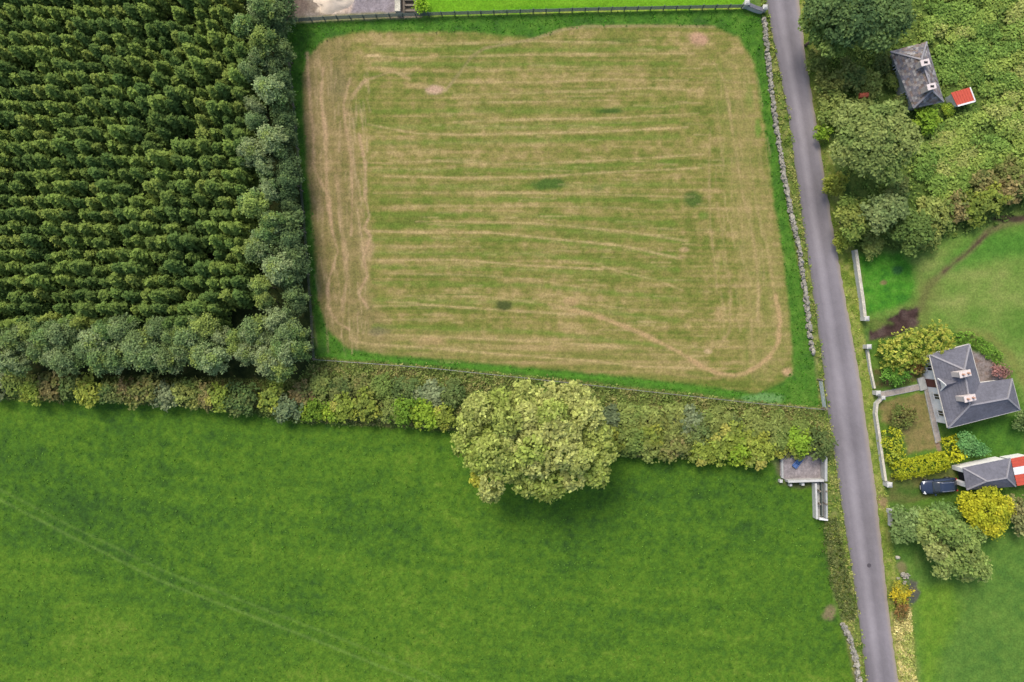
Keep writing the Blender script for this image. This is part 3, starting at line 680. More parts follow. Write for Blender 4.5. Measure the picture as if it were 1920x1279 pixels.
# ---- the great spreading tree in the middle of the hedge
def great_tree():
    zc = 8.5; c0 = W(1000, 826, zc); rng = np.random.default_rng(5)
    hc = [A(150, 163, 82, 1.62), A(162, 171, 94, 1.62), A(140, 157, 74, 1.62), A(172, 177, 104, 1.62)]
    yel = A(188, 188, 66, 1.6)
    L = []
    ring = [(905, 770), (890, 795), (880, 830), (940, 755), (985, 750), (1030, 748), (1075, 750), (1095, 780), (1110, 815), (1125, 850), (1110, 885), (1070, 890), (1030, 905), (990, 895), (950, 880), (925, 905), (905, 860), (915, 825)]
    for (x, y) in ring:
        x, y = 1000+(x-1000)*1.06, 826+(y-826)*1.05; z = zc-1.5+rng.random()*1.6; p = W(x, y, z)-c0; r = 1.35+.5*rng.random()
        L.append((p.x, p.y, z, r, r, r*.8))
    for (x, y) in [(950, 790), (990, 785), (1035, 782), (1065, 815), (1050, 850), (1010, 820), (965, 825), (970, 860), (1010, 862), (930, 845), (1085, 860), (1000, 845), (1040, 805)]:
        z = zc+.7+rng.random()*1.7; p = W(x, y, z)-c0; r = 1.35+.55*rng.random()
        L.append((p.x, p.y, z, r, r, r*.8))
    z = 6.6; p = W(897, 892, z)-c0; L.append((p.x, p.y, z, 1.0, 1.2, .9, yel))
    p = W(922, 925, z)-c0; L.append((p.x, p.y, z, 1.2, 1.0, .8))
    me = quads_mesh('crown', *lobes_foliage(L, hc, 5.2, 8, .17, .35, 77, up=.85, jit=.5, cvar=.2, fill=.12))
    t = thing('spreading_tree', 'great spreading pale green broadleaf tree in the middle of the hedge', 'tree', (c0.x, c0.y, 0))
    obj('trunk', trunk_mesh(zc, .5, L[18:]), M['bark'], t); obj('crown', me, M['leaf'], t)
great_tree()

# ---- trees and scrub right of the road
def big_tree(name, label, px, py, zc, Rx, Rz, cols, seed, nl=14, leaf=.34, dens=5.5, per=8, Ry=None, cat='tree', **kw):
    rng = np.random.default_rng(seed); Ry = Ry or Rx
    L = crown_lobes(rng, Rx, Ry, Rz, zc, nl, (.28, .42), .72); p = W(px, py, zc)
    t = thing(name, label, cat, (p.x, p.y, 0))
    obj('trunk' if cat == 'tree' else 'stem', trunk_mesh(zc, Rx*.06, L), M['bark'], t)
    obj('crown' if cat == 'tree' else 'foliage', quads_mesh('crown', *lobes_foliage(L, cols, dens, per, .2, leaf, seed, **kw)), M['leaf'], t)
    return t
dk = [A(76, 98, 60, K), A(88, 108, 66, K), A(98, 118, 68, K)]
big_tree('broadleaf_tree', 'large dark green tree at the top edge, north of the ruined cottage', 1618, 12, 7.0, 6.3, 3.2, dk, 401, 24, Ry=5.0)
big_tree('broadleaf_tree', 'mid green tree close to the road at the top edge of the picture', 1545, 50, 5, 2.8, 2.4, [A(104, 126, 62, K), A(90, 114, 60, K), A(122, 140, 74, K)], 402, 12, Ry=4.2)
big_tree('broadleaf_tree', 'broad pale green tree below the ruined cottage, beside the road', 1640, 268, 6.5, 5.3, 3.2, [A(136, 150, 84, 1.6), A(148, 158, 90, 1.6), A(122, 140, 76, 1.6)], 403, 18, Ry=4.7)
big_tree('broadleaf_tree', 'small rounded grey-green tree standing at the top of the paddock', 1654, 398, 4.6, 2.6, 2.1, [A(116, 134, 82, K), A(128, 142, 88, K)], 404, 10)
big_tree('broadleaf_tree', 'dark green bushy tree right of the small rounded tree', 1702, 432, 3.2, 2.8, 2.0, [A(94, 114, 58, K), A(106, 124, 64, K)], 405, 10)
big_tree('broadleaf_tree', 'olive green bushy tree between the road and the small rounded tree', 1600, 408, 3.2, 2.6, 1.9, [A(112, 128, 62, K), A(128, 134, 66, K)], 406, 10)
for i, (px, py, zc, r, k, lb) in enumerate([(1540, 110, 2.0, 1.5, 'olive', 'olive shrub on the road verge west of the dark top tree'), (1565, 150, 2.0, 1.7, 'olive', 'olive green bush on the road side, level with the ruined cottage'), (1610, 130, 2.4, 1.9, 'dark', 'dark bush against the ruined cottage, under the dark top tree'),
        (1640, 150, 1.8, 1.5, 'olive', 'olive bush just left of the ruined cottage wall'), (1578, 200, 2.4, 2.0, 'olive', 'olive green bush by the road above the broad pale tree'), (1625, 195, 1.6, 1.4, 'olive', 'olive bush below the left corner of the ruined cottage'),
        (1548, 245, 1.6, 1.2, 'lime', 'small bright bush at the road edge left of the broad pale tree'), (1572, 340, 2.0, 1.4, 'yellow', 'yellowish bush at the road edge below the broad pale tree'), (1585, 450, 1.6, 1.3, 'yellow', 'yellowish bush at the top of the white roadside wall'),
        (1745, 220, 1.8, 1.7, 'lime', 'bright green bush at the foot of the ruined cottage'), (1672, 150, 1.2, 1.2, 'olive', 'olive bush pressed against the middle of the ruined cottage wall'), (1694, 190, 1.2, 1.2, 'dark', 'dark bush at the lower left corner of the ruined cottage'), (1660, 115, 1.4, 1.2, 'dark', 'dark bush at the upper left corner of the ruined cottage'), (1778, 205, .8, .9, 'lime', 'bright bush between the ruined cottage and the red shed'), (1690, 355, 1.8, 1.6, 'dark', 'dark bush in the gap between pale tree and rounded tree'),
        (1640, 460, 1.6, 1.5, 'olive', 'olive bush under the rounded tree at the paddock edge'), (1740, 445, 1.8, 1.7, 'olive', 'olive bush at the paddock edge right of the dark bushy tree')]):
    t = put_tree('roadside_bush', lb, 'bush', SH[k][i % len(SH[k])], px, py, zc, r/1.4, 'bushes by the road and cottage', ('stem', 'foliage'), zc/1.2/(r/1.4)*.8)
for i, (px, py, r, k) in enumerate([(1760, 405, 1.9, 'olive'), (1795, 388, 1.8, 'brown'), (1825, 385, 1.9, 'yellow'), (1862, 372, 2.0, 'yellow'), (1900, 352, 2.0, 'brown'), (1932, 340, 2.0, 'olive'), (1850, 345, 1.6, 'brown'), (1890, 322, 1.6, 'brown')]):
    shrub(k, px, py, r/1.3, f'{CW[k]} scrub bush above the paddock track, {ORD[i+1]} from the rounded tree', 'scrub bushes above the paddock track', 1.3, .9, 'scrub_bush')
P_THICK = [(1735, -80), (2080, -80), (2080, 400), (1900, 330), (1800, 400), (1735, 400), (1725, 330), (1740, 240), (1790, 215), (1835, 205), (1840, 160), (1800, 150), (1780, 190), (1745, 90)]
rngt = np.random.default_rng(55)
def thicket():
    L = []; tries = 0
    gr = [A(98, 124, 58, 2.1), A(108, 132, 62, 2.1), A(118, 138, 66, 2.1), A(128, 144, 70, 2.1), A(140, 148, 82, 2.1)]
    xs = rngt.uniform(1725, 2080, 1500); ys = rngt.uniform(-80, 400, 1500); ok = inside(xs, ys, P_THICK)
    for x, y in list(zip(xs[ok], ys[ok]))[:620]:
        p = W(x, y, .8); r = .5+.6*rngt.random(); L.append((p.x, p.y, .1+.25*rngt.random(), r*1.15, r*.9, .25+.25*rngt.random()))
    # cheaper than the generic shell test: no overlap rejection
    rng = np.random.default_rng(56); C_ = []; O_ = []; T_ = []; cols = np.array(gr)
    for l in L:
        n = int(34*l[3]); u = rng.normal(size=(n, 3)); u[:, 2] = abs(u[:, 2]); u /= np.linalg.norm(u, axis=1, keepdims=True)
        C_.append(np.array(l[:3])+u*np.array(l[3:6])); O_.append(u)
        tn = float(fbm(np.array([l[0]/3.5]), np.array([l[1]/2.2]), 5, 3)[0]); b = cols[int(np.clip((tn-.5)*2.2+.5, 0, .999)*len(cols))]
        T_.append(b*(1+.12*rng.normal(size=(n, 1))))
    me = quads_mesh('thicket', *leaves_on(np.concatenate(C_), np.concatenate(O_), np.clip(np.concatenate(T_), .004, .9), 6, .19, .30, rng, 1.1, .5))
    tag(obj('thicket', me, M['leaf']), 'dense bright green thicket of bracken and brambles round the ruined cottage', 'thicket', kind='stuff')
thicket()
scatter_stuff('scrub_undergrowth', 'low green undergrowth between the road and the thicket', 'undergrowth', P_SCRUB, 9000, [A(92, 116, 54, 1.9), A(106, 126, 60, 1.9), A(122, 136, 66, 1.9)], .28, (.05, .5), 311, lumps=22, up=.8, jit=.6)

# garden plants
gold = [A(188, 186, 52, 1.6), A(172, 176, 52, 1.6), A(198, 192, 60, 1.6), A(158, 168, 54, 1.6)]
big_tree('golden_bush', 'large round golden yellow bush in front of the garage', 1850, 958, 2.4, 3.0, 2.0, gold, 501, 16, .26, 9, 7, Ry=3.2, cat='bush')
wil = [A(134, 150, 80, 1.6), A(146, 158, 88, 1.6), A(120, 140, 72, 1.6), A(152, 156, 94, 1.6)]
def feather_tree():
    c0 = W(1768, 1010, 3.0); rng = np.random.default_rng(66); L = []
    for (x, y, z, r) in [(1765, 985, 4.2, 1.7), (1790, 1000, 4.5, 1.7), (1812, 1028, 4.4, 1.6), (1832, 1060, 3.8, 1.6), (1805, 1062, 3.8, 1.4), (1778, 1050, 3.7, 1.4), (1755, 1030, 3.6, 1.4), (1738, 1000, 3.4, 1.5), (1735, 975, 2.8, 1.5), (1765, 1068, 3, 1.1), (1842, 1072, 3.0, .9), (1810, 1076, 2.8, .9), (1826, 1005, 3.0, 1.2)]:
        p = W(x, y, z)-c0; L.append((p.x, p.y, z, r*.85, r*.85, r*.75))
    t = thing('willow_tree', 'feathery grey-green willow spreading over the lawn edge below the golden bush', 'tree', (c0.x, c0.y, 0))
    obj('trunk', trunk_mesh(3.0, .22, L), M['bark'], t)
    obj('crown', quads_mesh('crown', *lobes_foliage(L, wil, 8, 8, .2, .34, 67, up=.7, jit=.5)), M['leaf'], t)
feather_tree()
big_tree('garden_bush', 'grey-green bush at the road end of the willow, by the white gate pier', 1700, 985, 2.3, 2.3, 1.7, [A(120, 140, 84, K), A(104, 126, 72, K)], 503, 9, cat='bush')
big_tree('garden_bush', 'low green bush between the parked car and the willow', 1770, 958, 1.5, 2.2, 1.0, [A(112, 138, 76, K), A(98, 126, 66, K)], 504, 8, Ry=1.2, cat='bush')
big_tree('garden_bush', 'olive bush at the right edge beside the golden bush', 1915, 965, 1.8, 1.8, 1.5, [A(118, 122, 76, K), A(134, 130, 84, K)], 505, 8, Ry=2.6, cat='bush')
big_tree('garden_bush', 'small round mid green bush touching the golden shrub, left of the pair', 1812, 832, 1.3, 1.4, 1.1, [A(100, 146, 84, K), A(112, 156, 92, K)], 506, 8, .24, 9, cat='bush')
big_tree('garden_bush', 'smaller round mid green bush nearer the garage, right of the pair', 1834, 843, 1.0, 1.0, .9, [A(100, 146, 84, K), A(112, 156, 92, K)], 507, 7, .24, 9, cat='bush')
big_tree('garden_bush', 'bright green bush between the tall hedge and the front path', 1680, 704, 1.1, 1.9, .9, [A(86, 128, 52, K), A(98, 138, 56, K)], 508, 8, .24, 8, Ry=1.2, cat='bush')
big_tree('garden_bush', 'sprawling olive bush in the middle of the front garden lawn', 1690, 782, .7, 1.9, .7, [A(118, 122, 66, K), A(138, 126, 78, K), A(100, 116, 58, K)], 509, 9, .24, 7, Ry=1.8, cat='bush')
big_tree('garden_bush', 'reddish brown bush in the back yard of the white house', 1876, 698, .9, 1.1, .8, [A(150, 112, 104, K), A(124, 98, 84, K)], 510, 7, .22, 8, cat='bush')
big_tree('garden_bush', 'dry rusty bush beside the path under the blue bin', 1722, 690, .7, .9, .6, [A(140, 112, 66, K), A(110, 108, 60, K)], 511, 6, .22, 8, cat='bush')
big_tree('garden_bush', 'grey-green bush at the right edge below the white house', 1918, 790, 1.2, 1.3, 1.0, [A(110, 128, 76, K), A(96, 116, 66, K)], 512, 7, .24, 8, cat='bush')
big_tree('garden_bush', 'yellow flowering bush beside the stone heap on the lower verge', 1688, 1108, .9, 1.2, .8, [A(196, 176, 52, 1.6), A(150, 150, 62, 1.6)], 513, 8, .22, 9, Ry=1.4, cat='bush')
big_tree('garden_bush', 'brown withered bush on the lower verge below the yellow one', 1690, 1138, .7, 1.1, .6, [A(160, 124, 72, 1.6), A(126, 112, 66, 1.6)], 514, 8, .22, 9, Ry=1.5, cat='bush')
big_tree('garden_bush', 'bright lime bush at the top edge by the yard steps', 790, 8, 1.0, .8, 1.0, [A(128, 168, 44, K), A(146, 178, 56, K)], 515, 7, .22, 9, Ry=1.2, cat='bush')

def hedge(name, label, path, width, height, cols, seed, leaf=.22, dens=26, per=5, clip=True, top_wob=.12):
    """a hedge along path (photo pixels of the foot): leaves over a rounded box"""
    rng = np.random.default_rng(seed); P = smooth_path(path, 60, 1); pts = [Vector(Wxy(p.x, p.y)) for p in P]
    L = sum((b-a).length for a, b in zip(pts, pts[1:])); n = int(L*(width+2*height)*dens/3)
    C_ = []; O_ = []; T_ = []; cols = np.array(cols); org = pts[len(pts)//2]
    for _ in range(n):
        i = rng.integers(len(pts)-1); f = rng.random(); p = pts[i].lerp(pts[i+1], f); d = (pts[i+1]-pts[i]).normalized(); nn = Vector((-d.y, d.x))
        side = height*.9; q = rng.uniform(0, 2*side+width)
        if q < width: cx = q/width*2-1; sz = (1-abs(cx)**(6 if clip else 3))**.5*(.85 if clip else .7+.3*rng.random())+.1
        else: cx = (1 if q < width+side else -1)*(1 if clip else .75+.25*rng.random()); sz = rng.uniform(-.45, .8)
        w = width/2*(1+(.10 if clip else .3)*rng.normal()); hh = height*(1+top_wob*rng.normal()); endf = 1
        tt = (i+f)/(len(pts)-1); endf = min(1, .55+6*min(tt, 1-tt))
        C_.append((p.x-org.x+nn.x*cx*w*endf, p.y-org.y+nn.y*cx*w*endf, max(.05, hh*(.35+.62*sz)*endf)))
        O_.append((nn.x*cx, nn.y*cx, sz)); T_.append(cols[rng.integers(len(cols))]*(1+.1*rng.normal()))
    t = thing(name, label, 'hedge', (org.x, org.y, -.05))
    obj('foliage', quads_mesh('foliage', *leaves_on(np.array(C_), np.array(O_), np.clip(np.array(T_), .004, .9), per, .10, leaf, rng, .4, .5)), M['leaf'], t)
    b = MB()
    for k in range(4, 60, 9): p = pts[k]-org; b.tube((p.x, p.y, -.1), (p.x+.05, p.y, height*.7), .05, .025, 6)
    obj('stems', b.mesh('stems'), M['bark'], t)
    return t
yg = [A(164, 164, 70, 1.6), A(148, 156, 66, 1.6), A(176, 172, 82, 1.6), A(132, 146, 60, 1.6)]
hedge('tall_hedge', 'tall loose yellow-green hedge on the upper side of the white house', [(1645, 672), (1690, 656), (1735, 645), (1768, 634)], 3.4, 3.0, yg, 601, .28, 22, 6, False, .1)
hedge('golden_hedge', 'clipped golden-green hedge along the driveway beside the parked car', [(1668, 882), (1700, 876), (1740, 868), (1772, 860)], 1.9, 1.5, [A(180, 184, 50, 1.5), A(172, 180, 50, 1.5), A(162, 174, 50, 1.5)], 602, .16, 70, 5, True, .04)
hedge('golden_hedge', 'loose golden hedge inside the garden wall along the road', [(1662, 804), (1668, 835), (1674, 868)], 2.0, 1.4, [A(184, 186, 54, 1.6), A(160, 170, 58, 1.6), A(140, 154, 60, 1.6)], 603, .22, 28, 5, False)
hedge('golden_hedge', 'bright golden shrub hedge at the house end of the driveway hedge', [(1774, 818), (1782, 840), (1790, 862)], 1.8, 1.5, [A(204, 200, 52, 1.6), A(194, 192, 50, 1.6), A(176, 180, 54, 1.6)], 604, .22, 30, 5, False)
hedge('garden_hedge', 'low curved green hedge behind the white house', [(1790, 632), (1818, 634), (1846, 654), (1872, 676)], 1.2, .8, [A(98, 134, 52, K), A(112, 146, 58, K)], 605, .2, 26)
hedge('roadside_hedge', 'scrubby olive hedge between the pasture and the lower road', [(1556, 972), (1562, 1030), (1572, 1080), (1582, 1120), (1592, 1160)], 1.8, .8, [A(104, 114, 66, K), A(116, 122, 72, K), A(96, 110, 60, K)], 606, .2, 30, 5, False, .12)

# rough grass
gcol = [A(112, 134, 58, 1.6), A(130, 144, 66, 1.6), A(152, 154, 86, 1.6), A(100, 126, 52, 1.6)]
road_poly = [(x+4, y) for x, y in ROAD_L]+[(x-3, y) for x, y in ROAD_R[::-1]]
scatter_stuff('verge_grass', 'rough grass and weeds along the left verge of the road', 'grass', P_WVERGE, 5200, gcol, .2, (.02, .26), 321, up=.8, jit=.55, lumps=10, m='grassblade', avoid=road_poly, cr=.10)
scatter_stuff('verge_grass', 'rough grass along the right verge of the road', 'grass', P_EVERGE, 4500, [A(112, 138, 54, 1.6), A(126, 146, 60, 1.6), A(142, 150, 74, 1.6)], .15, (.0, .12), 322, up=.9, jit=.5, lumps=10, m='grassblade', avoid=road_poly, cr=.10)
scatter_stuff('dry_grass', 'tall pale dry grass on the lower right verge', 'grass', [(1676, 1150), (1706, 1144), (1716, 1279), (1726, 1420), (1700, 1420), (1690, 1279)], 1500, [A(206, 192, 132, 1.7), A(186, 176, 112, 1.7), A(150, 156, 84, 1.7)], .26, (.02, .3), 323, up=.8, jit=.55, lumps=10, m='grassblade', cr=.12)
scatter_stuff('pasture_tufts', 'clover and grass tufts dotted over the green pasture', 'grass', [(-60, 800), (840, 830), (1440, 880), (1530, 990), (1590, 1230), (1600, 1330), (-60, 1330)], 5200, [A(72, 120, 36, 1.15), A(92, 140, 44, 1.15), A(112, 152, 60, 1.15), A(56, 102, 36, 1.15)], .15, (.0, .10), 324, m='grassblade', per=3, cr=.12)
scatter_stuff('margin_grass', 'lush uncut grass round the edge of the mown field', 'grass', P_FIELD, 4200, [A(60, 120, 34, 1.15), A(80, 140, 40, 1.15), A(104, 150, 52, 1.15)], .17, (.0, .16), 325, m='grassblade', per=3, cr=.12, avoid=P_MOWN)

# ------------------------------------------------------------------ buildings, walls, fences and small things
M['render'] = mat('white_render', A(252, 248, 242, 1.12), .9, noise=[(1.5, .05), (8, .05)], bump=.1, bscale=30)
M['white'] = mat('white_paint', A(244, 242, 238), .6)
M['slate'] = mat('grey_slate', A(112, 111, 119), .8, noise=[(.7, .14), (3, .14), (14, .14)], bump=.1, bscale=25)
M['lead'] = mat('pale_ridge_tiles', A(158, 154, 156), .8, noise=[(6, .12)])
M['gutter'] = mat('cream_gutter', A(214, 208, 196), .6)
M['glass'] = mat('window_glass', (.02, .025, .03), .08, spec=.8)
M['dark'] = mat('dark_interior', (.02, .02, .022), .9)
M['door'] = mat('brown_door', A(110, 62, 52), .6)
M['brick'] = mat('chimney_render', A(230, 216, 208), .9, noise=[(8, .10)])
M['pot'] = mat('clay_pot', A(206, 160, 136), .8)
M['concrete'] = mat('concrete', A(178, 178, 172), .9, noise=[(2, .12), (14, .10)], bump=.15, bscale=30)
M['concrete_pale'] = mat('pale_concrete', A(206, 204, 196), .9, noise=[(2, .10), (14, .08)])
M['stone'] = mat('limestone', A(168, 162, 146), .95, noise=[(3, .22), (14, .16)], bump=.4, bscale=12, objvar=.22)
M['wallcap'] = mat('weathered_coping', A(206, 198, 176), .95, noise=[(1.2, .2), (6, .2)], bump=.3, bscale=14)
M['wood'] = mat('weathered_timber', A(140, 128, 112), .9, noise=[(8, .2)])
M['wooddark'] = mat('dark_fence_timber', A(98, 108, 100), .9, noise=[(6, .2)])
M['wire'] = mat('galvanised_wire', A(160, 160, 158), .5, metal=.6)
M['steel'] = mat('galvanised_steel', A(190, 198, 198), .5, metal=.3)
M['red'] = mat('red_sheet_roof', A(206, 88, 66), .75, noise=[(2, .08), (10, .08)])
M['blue'] = mat('blue_plastic', A(46, 82, 128), .5)
M['bluepale'] = mat('faded_blue_plastic', A(92, 122, 176), .5)
M['slab'] = mat('paving_stone', A(170, 158, 146), .9, noise=[(3, .12), (16, .1)], objvar=.1)
M['rust'] = mat('rusty_iron', A(190, 96, 66), .8, noise=[(6, .25)])
M['sand'] = mat('pale_sand', A(238, 218, 192), .95, noise=[(2, .08), (12, .08)])

def clip_poly(P, axis, lo, hi):
    """clip 3d polygon P to lo<=dot(p,axis)<=hi"""
    for sgn, lim in ((1, lo), (-1, -hi)):
        out = []
        for i in range(len(P)):
            a, b = P[i], P[(i+1) % len(P)]; da, db = sgn*a.dot(axis)-lim, sgn*b.dot(axis)-lim
            if da >= 0: out.append(a)
            if (da >= 0) != (db >= 0): out.append(a.lerp(b, da/(da-db)))
        P = out
        if len(P) < 3: return []
    return P
def slope_axes(P):
    n = (P[1]-P[0]).cross(P[2]-P[0]).normalized()
    if n.z < 0: n = -n
    u = (Vector((0, 0, 1))-n*n.z).normalized(); e = u.cross(n).normalized()
    return n, u, e
def slated(mb, P, course=.30, lift=.035):
    n, u, e = slope_axes(P); d = [p.dot(u) for p in P]; k = min(d)
    while k < max(d)-.01:
        q = clip_poly(P, u, k, k+course)
        if q:
            top = [p+n*(lift*(1-(p.dot(u)-k)/course)+.01) for p in q]
            low = [p-n*.02 for p in q]; m = len(q)
            mb.add(top+low, [tuple(range(m))]+[(i, (i+1) % m, m+(i+1) % m, m+i) for i in range(m)])
        k += course
def inset(P, d):
    n = len(P); ar = sum(P[i][0]*P[(i+1) % n][1]-P[(i+1) % n][0]*P[i][1] for i in range(n)); sg = 1 if ar > 0 else -1; out = []
    for i in range(n):
        a, b, c = Vector(P[i-1][:2]), Vector(P[i][:2]), Vector(P[(i+1) % n][:2])
        d1, d2 = (b-a).normalized(), (c-b).normalized(); n1, n2 = Vector((-d1.y, d1.x))*sg, Vector((-d2.y, d2.x))*sg
        bis = (n1+n2).normalized(); out.append(b+bis*(d/max(.3, bis.dot(n1))))
    return out
def walls(mb, foot, z0, z1, t=.25):
    inn = inset(foot, t); n = len(foot)
    for i in range(n):
        j = (i+1) % n; q = [foot[i], foot[j], inn[j], inn[i]]
        mb.hexa([(p.x, p.y, z0) for p in q]+[(p.x, p.y, z1) for p in q])
def window(parent, p, along, out, w, h, z0, door=False):
    p, along, out = Vector((*p[:2], 0)), Vector((*along[:2], 0)).normalized(), Vector((*out[:2], 0)).normalized()
    f = MB(); c = p+out*.02
    def bar(a0, a1, b0, b1, d0=-.04, d1=.05):
        q = [c+along*a0+out*d0, c+along*a1+out*d0, c+along*a1+out*d1, c+along*a0+out*d1]
        f.hexa([(v.x, v.y, b0) for v in q]+[(v.x, v.y, b1) for v in q])
    if door:
        bar(-w/2, w/2, z0, z0+h, -.02, .03); return f.build('door', M['door'], parent)
    bar(-w/2, -w/2+.08, z0, z0+h); bar(w/2-.08, w/2, z0, z0+h); bar(-w/2+.08, w/2-.08, z0, z0+.08); bar(-w/2+.08, w/2-.08, z0+h-.08, z0+h); bar(-.03, .03, z0+.08, z0+h-.08)
    o = f.build('window', M['white'], parent)
    f = MB(); bar(-w/2+.06, w/2-.06, z0+.06, z0+h-.06, -.01, .02); f.build('pane', M['glass'], o)
    f = MB(); bar(-w/2-.08, w/2+.08, z0-.09, z0-.005, -.02, .16); f.build('sill', M['concrete_pale'], o)
    return o
def chimney(parent, px, py, z0, z1, along, L, Wd, pots, m):
    c = W(px, py, z1); al = Vector((*along, 0)).normalized(); ac = Vector((-al.y, al.x, 0)); b = MB()
    def blk(l, w, a, bb):
        q = [c-al*l-ac*w, c+al*l-ac*w, c+al*l+ac*w, c-al*l+ac*w]
        b.hexa([(v.x, v.y, a) for v in q]+[(v.x, v.y, bb) for v in q])
    blk(L/2, Wd/2, z0, z1-.16); blk(L/2+.06, Wd/2+.06, z1-.16, z1)
    o = b.build('chimney', m, parent)
    for i in range(pots):
        f = (i-(pots-1)/2)*L/pots; q = c+al*f
        MB().tube((q.x, q.y, z1), (q.x, q.y, z1+.4), .13, .10, 10).build('chimney_pot', M['pot'], o)

def white_house():
    ze, zr = 2.75, 4.45
    px = dict(A=(1743.5, 665), B=(1778, 802), C=(1912, 768), D=(1897, 710), E=(1837, 718), F=(1817.5, 646))
    e = {k: W(*v, ze) for k, v in px.items()}
    R1, R2, R3 = W(1807.5, 693, zr), W(1818, 760, zr), W(1889, 747, zr)
    t = thing('white_house', 'white rendered house with an L-shaped grey slate hipped roof and two chimneys', 'house', (0, 0, 0))
    foot = inset([e[k] for k in 'ABCDEF'], .32)
    b = MB(); walls(b, foot, -.2, ze-.02); b.build('wall', M['render'], t)
    b = MB()
    for P in ([e['A'], e['B'], R2, R1], [e['A'], R1, e['F']], [e['F'], R1, R2, e['E']], [e['E'], R2, R3, e['D']], [e['D'], R3, e['C']], [e['B'], e['C'], R3, R2]): slated(b, P)
    P = [e[k] for k in 'ABCDEF']
    b.add([p-Vector((0, 0, .06)) for p in P], [(0, 1, 2, 3, 4, 5)])
    ro = b.build('roof', M['slate'], t)
    up = Vector((0, 0, .05))
    for p, q in ((e['A'], R1), (e['F'], R1), (R1, R2), (e['B'], R2), (R2, R3), (R3, e['D']), (R3, e['C'])):
        MB().beam(p+up, q+up, .20, .10).build('ridge_tiles', M['lead'], ro)
    for p, q in zip('ABCDEF', 'BCDEFA'):
        a, c = e[p]-Vector((0, 0, .08)), e[q]-Vector((0, 0, .08)); d = (c-a).normalized(); o_ = Vector((-d.y, d.x, 0))
        if (a+c).length and (Vector(((e['A']+e['C'])/2))-a).dot(o_) > 0: o_ = -o_
        MB().beam(a+o_*.06, c+o_*.06, .11, .10).build('gutter', M['gutter'], t)
    ax = (e['B']-e['A']).normalized(); cr = Vector((ax.y, -ax.x, 0)); cr = cr if cr.x > 0 else -cr
    chimney(t, 1810, 701, 3.4, 5.35, (cr.x, cr.y), 1.25, .62, 2, M['brick']); chimney(t, 1819, 747, 3.4, 5.35, (cr.x, cr.y), 1.25, .62, 2, M['brick'])
    # front wall openings
    a, c = Vector((*foot[0], 0)), Vector((*foot[1], 0)); d = (c-a); out = -cr
    for f in (.17, .60, .85): window(t, a+d*f, d, out, .8, 1.15, .95)
    g = a+d*.405
    window(t, g, d, out, 1.0, 2.1, .05, True)
    # small gable over the door
    dn = d.normalized(); hw = .85; zt = 4.0; b = MB()
    l, r = g-dn*hw+out*.06, g+dn*hw+out*.06
    L0, R0, T0 = Vector((l.x, l.y, 2.6)), Vector((r.x, r.y, 2.6)), Vector((g.x+out.x*.06, g.y+out.y*.06, zt)); bk = -out*.3
    b.add([L0, R0, T0, L0+bk, R0+bk, T0+bk], [(0, 1, 2), (5, 4, 3), (0, 3, 4, 1), (1, 4, 5, 2), (2, 5, 3, 0)])
    gb = b.build('gable', M['render'], t)
    back = T0-out*1.95
    b = MB()
    for S in (L0, R0):
        S2 = S-dn*(.12 if S is L0 else -.12)+out*.1; S2.z = 2.62; T2 = T0+out*.1+Vector((0, 0, .06)); B2 = back+Vector((0, 0, .06)); S3 = S2-out*.55; S3.z = 2.66
        slated(b, [S2, T2, B2, S3], .3, .02)
    b.build('gable_roof', M['slate'], gb)
    for S in (L0, R0):
        MB().beam(S+out*.12+Vector((0, 0, .08)), T0+out*.12+Vector((0, 0, .12)), .10, .16).build('bargeboard', M['white'], gb)
        MB().beam(S-out*.35+Vector((0, 0, .20)), back+Vector((0, 0, .07)), .2, .06).build('valley_flashing', M['gutter'], gb)
    b = MB(); q = g+out*.55; qa = q-dn*.8; qb = q+dn*.8
    b.hexa([(p.x, p.y, z) for z in (-.1, .14) for p in (qa-out*.45, qa+out*.45, qb+out*.45, qb-out*.45)]); b.build('doorstep', M['concrete'], t)
white_house()

